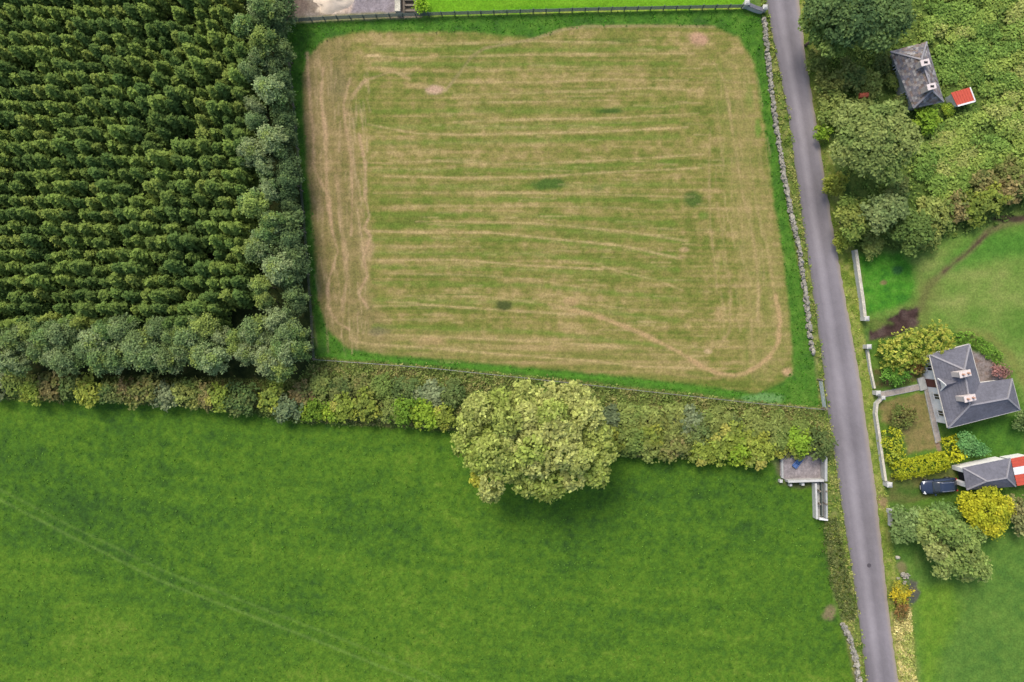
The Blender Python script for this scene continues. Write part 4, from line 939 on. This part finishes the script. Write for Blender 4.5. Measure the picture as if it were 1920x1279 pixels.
def garage():
    ze, zr = 2.3, 3.7
    a, b_, c, d = W(1805, 877, ze), W(1893.5, 859, ze), W(1904, 912, ze), W(1812, 918, ze)
    R1, R2 = W(1850, 902, zr), W(1887, 896, zr)
    t = thing('garage', 'small white garage with grey hipped slate roof and open dark doorway', 'garage')
    f = inset([a, b_, c, d], .18); b = MB(); z0, z1 = -.2, ze-.03
    inn = inset(f, .25)
    for i, j in ((0, 1), (1, 2), (2, 3)):
        q = [f[i], f[j], inn[j], inn[i]]; b.hexa([(p.x, p.y, z0) for p in q]+[(p.x, p.y, z1) for p in q])
    lp = lambda p, q, s: p.lerp(q, s)
    for s0, s1, zz in ((.0, .22, z0), (.22, .80, 2.0), (.80, 1.0, z0)):
        q = [lp(f[3], f[0], 1-s0), lp(f[3], f[0], 1-s1), lp(inn[3], inn[0], 1-s1), lp(inn[3], inn[0], 1-s0)]
        b.hexa([(p.x, p.y, zz) for p in q]+[(p.x, p.y, z1-.002) for p in q])
    b.build('wall', M['render'], t)
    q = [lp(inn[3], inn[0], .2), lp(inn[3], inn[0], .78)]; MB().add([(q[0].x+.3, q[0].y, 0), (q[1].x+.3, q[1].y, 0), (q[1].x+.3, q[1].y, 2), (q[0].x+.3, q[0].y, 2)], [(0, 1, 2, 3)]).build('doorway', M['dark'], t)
    b = MB()
    for P in ([a, b_, R2, R1], [b_, c, R2], [c, d, R1, R2], [d, a, R1]): slated(b, P)
    b.add([p-Vector((0, 0, .05)) for p in (a, b_, c, d)], [(0, 1, 2, 3)])
    ro = b.build('roof', M['slate'], t); up = Vector((0, 0, .05))
    for p, q in ((a, R1), (d, R1), (R1, R2), (R2, b_), (R2, c)): MB().beam(p+up, q+up, .18, .09).build('ridge_tiles', M['lead'], ro)
    # lean-to with red and white sheets
    t = thing('lean_to_shed', 'lean-to shed with red and white roof sheets against the garage', 'shed')
    z = 2.05; A0, A1, B0, B1 = W(1895, 860, z), W(1907, 911, z), W(1932, 853, z-.25), W(1944, 906, z-.25)
    b = MB(); fo = inset([A0, B0, B1, A1], .12); walls(b, fo, -.2, z-.36, .12); b.build('wall', M['render'], t)
    for s0, s1, m in ((0, .33, 'red'), (.335, .60, 'white'), (.605, 1, 'red')):
        b = MB(); n = 6
        for k in range(n):
            f0, f1 = s0+(s1-s0)*k/n, s0+(s1-s0)*(k+1)/n; dz = Vector((0, 0, .025 if k % 2 else 0)); p = [A0.lerp(A1, f0), B0.lerp(B1, f0), B0.lerp(B1, f1), A0.lerp(A1, f1)]
            b.hexa([v+dz-Vector((0, 0, .03)) for v in p]+[v+dz for v in p])
        b.build('roof_sheet', M[m], t)
garage()

def ruined_cottage():
    ze, zr = 2.1, 3.8
    a, b_, c, d = W(1669, 97, ze), W(1737, 79, ze), W(1769, 191, ze), W(1712, 203, ze)
    R1, R2 = W(1727, 112, zr), W(1747, 170, zr)
    t = thing('ruined_cottage', 'abandoned cottage with a weathered grey slate roof among trees, two chimneys', 'cottage')
    b = MB(); walls(b, inset([a, b_, c, d], .25), -.2, ze-.03, .4); b.build('wall', M['concrete'], t)
    rng = np.random.default_rng(9); Q = []; Cc = []; base = MB()
    pal = [(126, 121, 124), (136, 130, 132), (114, 112, 118), (146, 138, 132), (132, 116, 108), (164, 160, 156)]
    for P in ([d, a, R1, R2], [a, b_, R1], [b_, c, R2, R1], [c, d, R2]):
        n, u, e = slope_axes(P); base.add([p-n*.03 for p in P], [tuple(range(len(P)))])
        lo = min(p.dot(u) for p in P); hi = max(p.dot(u) for p in P); l0 = min(p.dot(e) for p in P); l1 = max(p.dot(e) for p in P); k = lo; row = 0
        while k < hi-.02:
            s = clip_poly(P, u, k, k+.27); x = l0-(.17 if row % 2 else 0); row += 1
            while s and x < l1:
                q = clip_poly(s, e, x, x+.34); x += .35
                if len(q) < 3 or rng.random() < .05: continue
                lift = .01+.03*rng.random(); cc = L3(pal[rng.integers(len(pal))])*(1+.12*rng.normal())
                q = [p+n*(lift+.03*(1-(p.dot(u)-k)/.27)) for p in q]
                while len(q) > 4: q.pop()
                if len(q) == 3: q.append(q[2])
                Q.append([tuple(p) for p in q]); Cc.append(np.clip(cc, .01, .8))
            k += .27
    ro = base.build('roof', M['wood'], t)
    V = []; F = []; CC = []
    for q, cc in zip(Q, Cc):
        i = len(V); tri = q[2] == q[3]; k = 3 if tri else 4; V += q[:k]; F.append(tuple(range(i, i+k))); CC += [(*cc, 1)]*k
    me = bpy.data.meshes.new('slates'); me.from_pydata(V, [], F); ca = me.color_attributes.new('Col', 'FLOAT_COLOR', 'POINT'); ca.data.foreach_set('color', np.array(CC, np.float32).ravel()); me.update()
    M['oldslate'] = mat('lichened_slate', attr=True, rough=.9, noise=[(2, .15), (10, .18)], bump=.2, bscale=20)
    so = obj('slates', me, M['oldslate'], ro); so['kind'] = 'stuff'
    up = Vector((0, 0, .06))
    for p, q in ((a, R1), (b_, R1), (R1, R2), (R2, c), (R2, d)): MB().beam(p+up, q+up, .2, .1).build('ridge_tiles', M['lead'], ro)
    al = ((b_-a).x, (b_-a).y)
    chimney(t, 1735, 117, 3.1, 4.5, al, .95, .6, 0, M['brick']); chimney(t, 1747, 162, 3.1, 4.5, al, .95, .6, 0, M['brick'])
    for x, y in ((1736, 117), (1748, 162)):
        p = W(x, y, 4.505); MB().box(p.x-.22, p.x+.22, p.y-.14, p.y+.14, 4.49, 4.51).build('flue', M['dark'], t)
    al = (d-a).normalized()
    f = inset([a, b_, c, d], .25); fa, fd = Vector((*f[0], 0)), Vector((*f[3], 0))
    for s in (.25, .75): window(t, fa.lerp(fd, s), fd-fa, (-al.y, al.x) if (-al.y) < 0 else (al.y, -al.x),   .8, .9, .8)
ruined_cottage()

def red_shed():
    z = 1.5; P = [W(1783, 174, z), W(1818, 164, z), W(1828, 190, z), W(1795, 199, z)]
    t = thing('red_shed', 'little shed with a red sheet roof and white edge trim, right of the ruin', 'shed')
    b = MB(); walls(b, inset(P, .15), -.2, z-.08, .12); b.build('wall', M['render'], t)
    n = 14
    b = MB()
    for k in range(n):
        p = [P[0].lerp(P[1], k/n), P[0].lerp(P[1], (k+1)/n), P[3].lerp(P[2], (k+1)/n), P[3].lerp(P[2], k/n)]; dz = Vector((0, 0, .03 if k % 2 else 0))
        b.hexa([v+dz-Vector((0, 0, .06)) for v in p[::-1]]+[v+dz for v in p[::-1]])
    b.build('roof', M['red'], t)
    for p, q, w in ((P[3], P[2], .2), (P[2], P[1], .14)): MB().beam(p+Vector((0, 0, .03)), q+Vector((0, 0, .03)), w, .12).build('edge_trim', M['white'], t)
red_shed()

# parked car
def car():
    p = W(1759, 911, .5); t = thing('parked_car', 'dark blue estate car parked nose outward before the garage', 'car', (p.x, p.y, -.03), math.pi+.10)
    M['carpaint'] = mat('dark_blue_car_paint', A(46, 58, 80), .25, spec=.6); M['tyre'] = mat('tyre_rubber', (.015, .015, .016), .9); M['rim'] = mat('alloy_rim', (.4, .4, .42), .35, metal=.8); M['trim'] = mat('black_trim', (.02, .02, .022), .5)
    M['lamp'] = mat('clear_headlamp', (.75, .76, .75), .2); M['tail'] = mat('red_tail_lamp', (.35, .02, .02), .3)
    def loft(st, n=20, e=.5):
        V = []; F = []
        for (x, w, z0, z1) in st:
            zc, zh = (z0+z1)/2, (z1-z0)/2
            for i in range(n):
                a = 2*math.pi*i/n; cx, sx = math.cos(a), math.sin(a)
                V.append((x, math.copysign(abs(cx)**e, cx)*w, zc+math.copysign(abs(sx)**e, sx)*zh))
        for k in range(len(st)-1):
            for i in range(n): F.append((k*n+i, k*n+(i+1) % n, (k+1)*n+(i+1) % n, (k+1)*n+i))
        F += [tuple(range(n-1, -1, -1)), tuple(range((len(st)-1)*n, len(st)*n))]
        return MB().add(V, F)
    body = loft([(2.16, .30, .42, .60), (2.12, .52, .34, .66), (2.02, .68, .28, .73), (1.82, .80, .24, .81), (1.4, .87, .22, .90), (.8, .89, .22, .98), (0, .89, .22, 1.0), (-1.2, .89, .22, 1.0), (-1.9, .87, .24, .98), (-2.1, .80, .30, .90), (-2.16, .70, .40, .78)]).build('body', M['carpaint'], t, smooth=True)
    loft([(.95, .70, .90, 1.0), (.35, .70, .92, 1.40), (-.2, .69, .92, 1.47), (-1.4, .68, .92, 1.45), (-1.95, .66, .92, 1.05)], 16, .45).build('windows', M['glass'], t, smooth=True)
    loft([(.30, .58, 1.36, 1.43), (-.2, .62, 1.42, 1.50), (-1.3, .61, 1.40, 1.48), (-1.62, .56, 1.33, 1.38)], 16, .4).build('roof_panel', M['carpaint'], t, smooth=True)
    for s in (-1, 1):
        MB().beam((.15, s*.52, 1.55), (-1.4, s*.52, 1.54), .05, .05).build('roof_rail', M['rim'], t)
        MB().box(.62, .78, s*.88-.02 if s > 0 else -1.06, 1.06 if s > 0 else -.86, .92, 1.06).build('mirror', M['carpaint'], t)
        b = MB().add([(2.02, s*.40, .58), (1.92, s*.70, .60), (1.72, s*.80, .82), (1.84, s*.46, .78), (2.12, s*.40, .58), (2.0, s*.72, .60), (1.76, s*.83, .84), (1.88, s*.46, .82)], [(0, 1, 2, 3), (7, 6, 5, 4), (0, 4, 5, 1), (1, 5, 6, 2), (2, 6, 7, 3), (3, 7, 4, 0)])
        b.build('headlight', M['lamp'], t)
        MB().box(-2.18, -2.08, s*.72-.09, s*.72+.09, .62, .88).build('tail_light', M['tail'], t)
        for x in (1.35, -1.32):
            w = MB().tube((x, s*.72, .32), (x, s*.91, .32), .32, .32, 18).build('wheel', M['tyre'], t)
            MB().tube((x, s*.905, .32), (x, s*.925, .32), .20, .18, 12).build('rim', M['rim'], w)
    MB().box(2.08, 2.17, -.28, .28, .50, .60).build('grille', M['trim'], t)
    MB().box(2.12, 2.18, -.24, .24, .38, .48).build('number_plate', M['white'], t)
car()

# walls of stone
def rock_mesh(seed, sx=1, sy=1, sz=1):
    rng = np.random.default_rng(seed); bm = bmesh.new()
    for v in rng.normal(size=(16, 3)):
        v = v/np.linalg.norm(v)*(.8+.25*rng.random()); v = np.sign(v)*np.abs(v)**.75
        bm.verts.new((v[0]*.5*sx, v[1]*.5*sy, v[2]*.5*sz))
    r = bmesh.ops.convex_hull(bm, input=bm.verts); bmesh.ops.delete(bm, geom=[g for g in r['geom_interior'] if isinstance(g, bmesh.types.BMVert)], context='VERTS')
    me = bpy.data.meshes.new('stone'); bm.to_mesh(me); bm.free(); me.materials.append(M['stone']); return me
ROCKS = [rock_mesh(s, 1.25, 1, .75) for s in range(8)]
def stone_wall(label, path, height, width, step=.42, skip=()):
    P = [Vector(Wxy(*p)) for p in path]; L = sum((b-a).length for a, b in zip(P, P[1:])); org = P[0]
    t = thing('stone_wall', label, 'wall', (org.x, org.y, -.08)); n = int(L/step); Q = resample(P, n*2+1); V = []; F = []
    rr = random.Random(int(L*100))
    for k in range(n*5):                 # the body of the wall: rough stones, joined
        f = rr.random()*(len(Q)-2); i = int(f); p = Q[i].lerp(Q[i+1], f-i); d = (Q[i+1]-Q[i]).normalized(); nn = Vector((-d.y, d.x))
        me = ROCKS[rr.randrange(8)]; s = rr.uniform(.3, .5); o_ = p-org+nn*rr.uniform(-.5, .5)*width*(1.0); z = rr.uniform(0, height*.82); a = rr.uniform(0, 6.28); b0 = len(V)
        for v in me.vertices: V.append((o_.x+(v.co.x*math.cos(a)-v.co.y*math.sin(a))*s, o_.y+(v.co.x*math.sin(a)+v.co.y*math.cos(a))*s, z+v.co.z*s))
        for q in me.polygons: F.append(tuple(i2+b0 for i2 in q.vertices))
    me = bpy.data.meshes.new('wall_body'); me.from_pydata(V, [], F); o = obj('wall_body', me, M['stone'], t); o['kind'] = 'stuff'
    for k in range(n):
        f = k/n
        if any(a < f < b and rr.random() < pr for a, b, pr in skip): continue
        p = Q[k*2+1]-org; d = Q[k*2+1]-Q[k*2]; o = bpy.data.objects.new('stone', ROCKS[rr.randrange(8)]); link(o, t)
        s = rr.uniform(.32, .56); o.location = (p.x+rr.uniform(-.08, .08), p.y+rr.uniform(-.05, .05), height*rr.uniform(.8, .98)); o.scale = (s*1.1, s*rr.uniform(.8, 1.1), s); o.rotation_euler = (rr.uniform(-.25, .25), rr.uniform(-.25, .25), math.atan2(d.y, d.x)+rr.uniform(-.4, .4))
stone_wall('long rough dry-stone wall between the mown field and the road', [(1431, 36), (1437, 90), (1445, 170), (1452, 225), (1460, 275), (1470, 340), (1480, 395), (1492, 440), (1501, 490), (1510, 560), (1516, 620), (1524, 668)], .62, .3, .40, [(.0, 1, .2), (.1, .32, .55), (.88, 1, .5)])
stone_wall('short pale dry-stone wall at the lower left edge of the road', [(1578, 1168), (1592, 1195), (1602, 1230), (1608, 1279), (1614, 1340)], .8, .45)
def masonry(label, path, width, height, piers=(), m='wallcap'):
    P = [Wxy(*p) for p in path]; t = thing('garden_wall', label, 'wall', (P[0][0], P[0][1], -.08)); Q = [(p[0]-P[0][0], p[1]-P[0][1]) for p in P]
    MB().wallpath(Q, width, -.1, height).build('wall', M['concrete_pale'], t); MB().wallpath(Q, width+.08, height, height+.09).build('coping', M[m], t)
    for (px, py, s, h) in piers:
        x, y = Wxy(px, py); x -= P[0][0]; y -= P[0][1]
        b = MB().box(x-s/2, x+s/2, y-s/2, y+s/2, -.1, h); s2 = s/2+.05; b.hexa([(x-s2, y-s2, h), (x+s2, y-s2, h), (x+s2, y+s2, h), (x-s2, y+s2, h), (x-s2*.4, y-s2*.4, h+.16), (x+s2*.4, y-s2*.4, h+.16), (x+s2*.4, y+s2*.4, h+.16), (x-s2*.4, y+s2*.4, h+.16)])
        b.build('pier', M['concrete_pale'], t)
    return t
masonry('pale wall with a pier along the paddock, above the muddy gateway', [(1599, 470), (1606, 520), (1612, 560), (1616, 594)], .3, .8, [(1617, 598, .5, 1.2)])
masonry('low wall of the front garden above the house path', [(1624, 656), (1629, 690), (1637, 728)], .14, .45, [(1622, 650, .5, 1.1), (1640, 736, .5, 1.0)])
masonry('white curved wall of the front garden below the house path', [(1648, 748), (1640, 756), (1638, 775), (1644, 815), (1650, 860), (1656, 900)], .22, .65, [(1660, 906, .55, 1.1), (1650, 745, .4, .9)])
masonry('short white wall with pier on the lower side of the driveway', [(1666, 958), (1667, 985)], .2, .6, [(1666, 957, .5, 1.1)])
masonry('grey entrance wall with two pale piers at the top left of the road', [(1400, 14), (1414, 20), (1428, 24)], .36, .8, [(1396, 12, .55, 1.1), (1430, 20, .5, 1.0)], 'slate')

# stock pen and race
def stock_pen():
    t = thing('stock_pen', 'walled concrete stock pen beside the road at the pasture corner', 'pen')
    def wl(pts, w, h, nm='wall', m='concrete', z0=-.15): return MB().wallpath([Wxy(*p) for p in pts], w, z0, h).build(nm, M[m], t)
    wl([(1541, 838), (1541, 899)], .32, 1.15); wl([(1472, 900), (1538, 898)], .28, 1.0, 'wall', 'concrete_pale'); wl([(1522, 838), (1538, 838)], .24, 1.05)
    wl([(1465, 858), (1466, 896)], .25, .25, 'kerb')
    for px, py, s, h in ((1480, 908, .3, .5), (1502, 906, .34, .6), (1462, 901, .35, .5)):
        x, y = Wxy(px, py); MB().box(x-s/2, x+s/2, y-s/2, y+s/2, -.15, h).build('block', M['concrete_pale'], t)
    flat_poly('pen_floor', [(1462, 848), (1538, 840), (1538, 897), (1470, 899), (1462, 892)], .04, mat('muddy_concrete', A(150, 141, 140), .95, noise=[(.9, .22), (3, .2), (12, .15)], bump=.5, bscale=7))
    t = thing('stock_race', 'narrow walled stock race running down from the pen beside the road', 'race')
    def wl(pts, w, h, nm='wall', m='concrete', z0=-.15): return MB().wallpath([Wxy(*p) for p in pts], w, z0, h).build(nm, M[m], t)
    wl([(1524, 904), (1526, 970)], .22, .9, 'wall', 'concrete_pale'); wl([(1543, 904), (1544, 968)], .22, .95); wl([(1531, 970), (1547, 972)], .22, .8, 'end_wall', 'white')
    wl([(1536.5, 904), (1537.5, 966)], .08, .6, 'divider', 'wooddark')
    for py in (918, 942):
        for px in (1531, 1543):
            x, y = Wxy(px, py); MB().box(x-.09, x+.09, y-.09, y+.09, -.1, 1.1).build('post', M['wood'], t)
    flat_poly('race_floor', [(1526, 902), (1543, 902), (1544, 968), (1527, 968)], .045, M['concrete'])
    x, y = Wxy(1494, 867); t = thing('feed_trough', 'faded blue plastic feed trough lying in the stock pen', 'trough', (x, y, .05), .9)
    b = MB(); L, w, h = .7, .28, .3
    b.hexa([(-L*.9, -w*.8, 0), (L*.9, -w*.8, 0), (L*.9, w*.8, 0), (-L*.9, w*.8, 0), (-L, -w, .05), (L, -w, .05), (L, w, .05), (-L, w, .05)])
    for s in (-1, 1):
        b.beam((-L, s*w, .18), (L, s*w, .18), .05, .28); b.beam((s*L, -w+.03, .18), (s*L, w-.03, .18), .05, .28)
    b.build('basin', M['bluepale'], t); MB().box(-.1, .1, -w, w, .30, .34).build('crossbar', M['blue'], t)
stock_pen()

# fences
def fence(label, path, step, h, wires, name='wire_fence', post=.11, m='wood', rail=None):
    P = [Vector(Wxy(*p)) for p in path]; L = sum((b-a).length for a, b in zip(P, P[1:])); n = max(2, int(L/step)+1); Q = resample(P, n); org = Q[0]
    t = thing(name, label, 'fence', (org.x, org.y, -.05)); me = MB().tube((0, 0, -.3), (0, 0, h), post*.55, post*.5, 7).mesh('post'); me.materials.append(M[m])
    for q in Q: o = bpy.data.objects.new('post', me); link(o, t); o.location = (q.x-org.x, q.y-org.y, 0); o.rotation_euler = (rnd.uniform(-.05, .05), rnd.uniform(-.05, .05), rnd.uniform(0, 3))
    for z in wires:
        b = MB()
        for a, c in zip(Q, Q[1:]):
            p, q = Vector((a.x-org.x, a.y-org.y, z)), Vector((c.x-org.x, c.y-org.y, z))
            if rail: b.beam(p, q, .04, rail)
            else: b.tube(p, q, .012, .012, 4)
        b.build('rail' if rail else 'wire', M[m] if rail else M['wire'], t)
fence('post and wire fence between the mown field and the hedge bank', [(592, 674), (800, 689), (1000, 710), (1200, 732), (1400, 754), (1540, 767)], 2.6, 1.15, (.35, .7, 1.05))
fence('post and wire fence between the plantation belt and the mown field', [(534, 46), (546, 130), (558, 250), (573, 420), (584, 560), (591, 672)], 2.6, 1.15, (.35, .7, 1.05))
fence('dark timber rail fence along the top of the mown field', [(536, 42), (640, 36), (760, 31), (900, 27), (1100, 21), (1390, 15)], 1.6, 1.05, (.2, .42, .64, .86), 'rail_fence', .13, 'wooddark', .12)
def field_gate():
    a, b = Vector((*Wxy(1534, 714), 0)), Vector((*Wxy(1541, 762), 0)); d = b-a; t = thing('field_gate', 'galvanised field gate at the lower right corner of the mown field', 'gate', a)
    for z in (.25, .45, .65, .85, 1.1): MB().tube((0, 0, z), (d.x, d.y, z), .03, .03, 8).build('bar', M['steel'], t)
    for f in (0, .5, 1): MB().tube((d.x*f, d.y*f, .2), (d.x*f, d.y*f, 1.13), .03, .03, 8).build('upright', M['steel'], t)
    for f in (-.05, 1.06): MB().tube((d.x*f, d.y*f, -.2), (d.x*f, d.y*f, 1.3), .11, .10, 10).build('gate_post', M['wood'], t)
field_gate()

# paving
def slabs(name, path, width, n):
    Q = resample([Vector(Wxy(*p)) for p in path], n+1); base = MB().wallpath([(q.x, q.y) for q in Q], width+.12, -.12, .0).build(name, M['concrete']); base['kind'] = 'structure'
    for a, b in zip(Q, Q[1:]):
        d = (b-a).normalized(); nn = Vector((-d.y, d.x)); w = width/2*rnd.uniform(.92, 1.0); p0, p1 = a+d*.025, b-d*.025; z = .03+rnd.uniform(0, .015)
        q = [p0-nn*w, p1-nn*w, p1+nn*w, p0+nn*w]; MB().hexa([(v.x, v.y, -.05) for v in q]+[(v.x, v.y, z) for v in q]).build('slab', M['slab'], base)
slabs('garden_path', [(1650, 741), (1690, 733), (1732, 724)], .62, 9)
slabs('terrace_path', [(1733, 705), (1738, 728), (1748, 775), (1760, 830)], .6, 13)

# small things
def bin_():
    x, y = Wxy(1731, 677); t = thing('wheelie_bin', 'dark blue bin standing at the upper front corner of the white house', 'bin', (x, y, -.05), .2)
    MB().hexa([(-.36, -.42, 0), (.36, -.42, 0), (.36, .42, 0), (-.36, .42, 0), (-.44, -.5, 1.1), (.44, -.5, 1.1), (.44, .5, 1.1), (-.44, .5, 1.1)]).build('body', M['blue'], t)
    MB().hexa([(-.47, -.53, 1.1), (.47, -.53, 1.1), (.47, .53, 1.1), (-.47, .53, 1.1), (-.40, -.5, 1.2), (.4, -.5, 1.2), (.4, .46, 1.22), (-.4, .46, 1.22)]).build('lid', M['blue'], t)
    for s in (-1, 1): MB().tube((s*.36, .42, .12), (s*.44, .42, .12), .12, .12, 12).build('wheel', M['dark'], t)
bin_()
def heap(label, px, py, n, r, name='stone_heap'):
    x, y = Wxy(px, py); t = thing(name, label, 'stones', (x, y, -.05))
    for k in range(n):
        o = bpy.data.objects.new('stone', ROCKS[k % 8]); link(o, t); a = rnd.uniform(0, 6.28); q = r*math.sqrt(rnd.random()); s = rnd.uniform(.3, .6)
        o.location = (math.cos(a)*q, math.sin(a)*q, .12+.35*(1-q/r)*rnd.random()); o.scale = (s, s, s); o.rotation_euler = (rnd.random(), rnd.random(), rnd.random()*6)
heap('heap of pale stones above the yellow flowering bush on the lower verge', 1693, 1083, 12, .75)
def single_stone(label, px, py, s):
    x, y = Wxy(px, py); me = ROCKS[3].copy(); me.materials.clear(); me.materials.append(M['wallcap'])
    o = obj('marker_stone', me); o.location = (x, y, .08); o.scale = (s, s, s*.9); tag(o, label, 'stone')
single_stone('single white stone on the verge left of the willow', 1683, 1045, .5)
def yard_things():
    x, y = Wxy(624, 2); rng = np.random.default_rng(4); V = [(0, 0, .75)]; F = []; nr, ns = 6, 20
    for i in range(1, nr+1):
        for k in range(ns):
            a = 2*math.pi*k/ns; r = i/nr*(1+.18*math.sin(3*a+1)+.08*rng.normal()); V.append((math.cos(a)*2.5*r, math.sin(a)*1.5*r, .75*(1-i/nr)**1.1+.04*rng.normal()-(.12 if i == nr else 0)))
    for k in range(ns): F.append((0, 1+k, 1+(k+1) % ns))
    for i in range(nr-1):
        for k in range(ns): F.append((1+i*ns+k, 1+(i+1)*ns+k, 1+(i+1)*ns+(k+1) % ns, 1+i*ns+(k+1) % ns))
    o = MB().add(V, F).build('sand_heap', M['sand'], None, (x, y, -.05), True); tag(o, 'heap of pale sand in the yard at the top edge', 'heap')
    t = masonry('pinkish pier and wall end at the right side of the yard', [(747, -60), (747, 26)], .6, .7); t['category'] = 'wall'
    x, y = Wxy(769, 22); t = thing('timber_steps', 'short flight of timber steps between yard and lawn at the top edge', 'steps', (x, y, -.1))
    for k in range(4): MB().box(-.65, .65, k*.62, k*.62+.22, 0, .18+.14*k).build('step', M['wood'], t)
    for s in (-1, 1): MB().beam((s*.72, -.1, .25), (s*.72, 2.2, .7), .1, .2).build('stringer', M['wood'], t)
    x, y = Wxy(1629, 1060); t = thing('manhole_cover', 'small dark iron cover in the lower part of the road', 'cover', (x, y, .05))
    M['ironlid'] = mat('iron_cover', A(84, 78, 82), .7, noise=[(20, .2)]); MB().tube((0, 0, 0), (0, 0, .016), .26, .26, 20).build('frame', M['ironlid'], t); MB().tube((0, 0, .016), (0, 0, .024), .21, .21, 20).build('lid', M['ironlid'], t)
    x, y = Wxy(1607, 188); t = thing('rusty_drum', 'rusty orange drum lying among bushes between road and ruined cottage', 'drum', (x, y, 1.5))
    b = MB(); b.tube((-.5, 0, 0), (.5, .1, 0), .32, .32, 14); b.build('barrel', M['rust'], t)
    for s in (-.5, 0, .5): MB().tube((s-.03, .05+s*.1, 0), (s+.03, .05+s*.1, 0), .345, .345, 14).build('hoop', M['rust'], t)
yard_things()
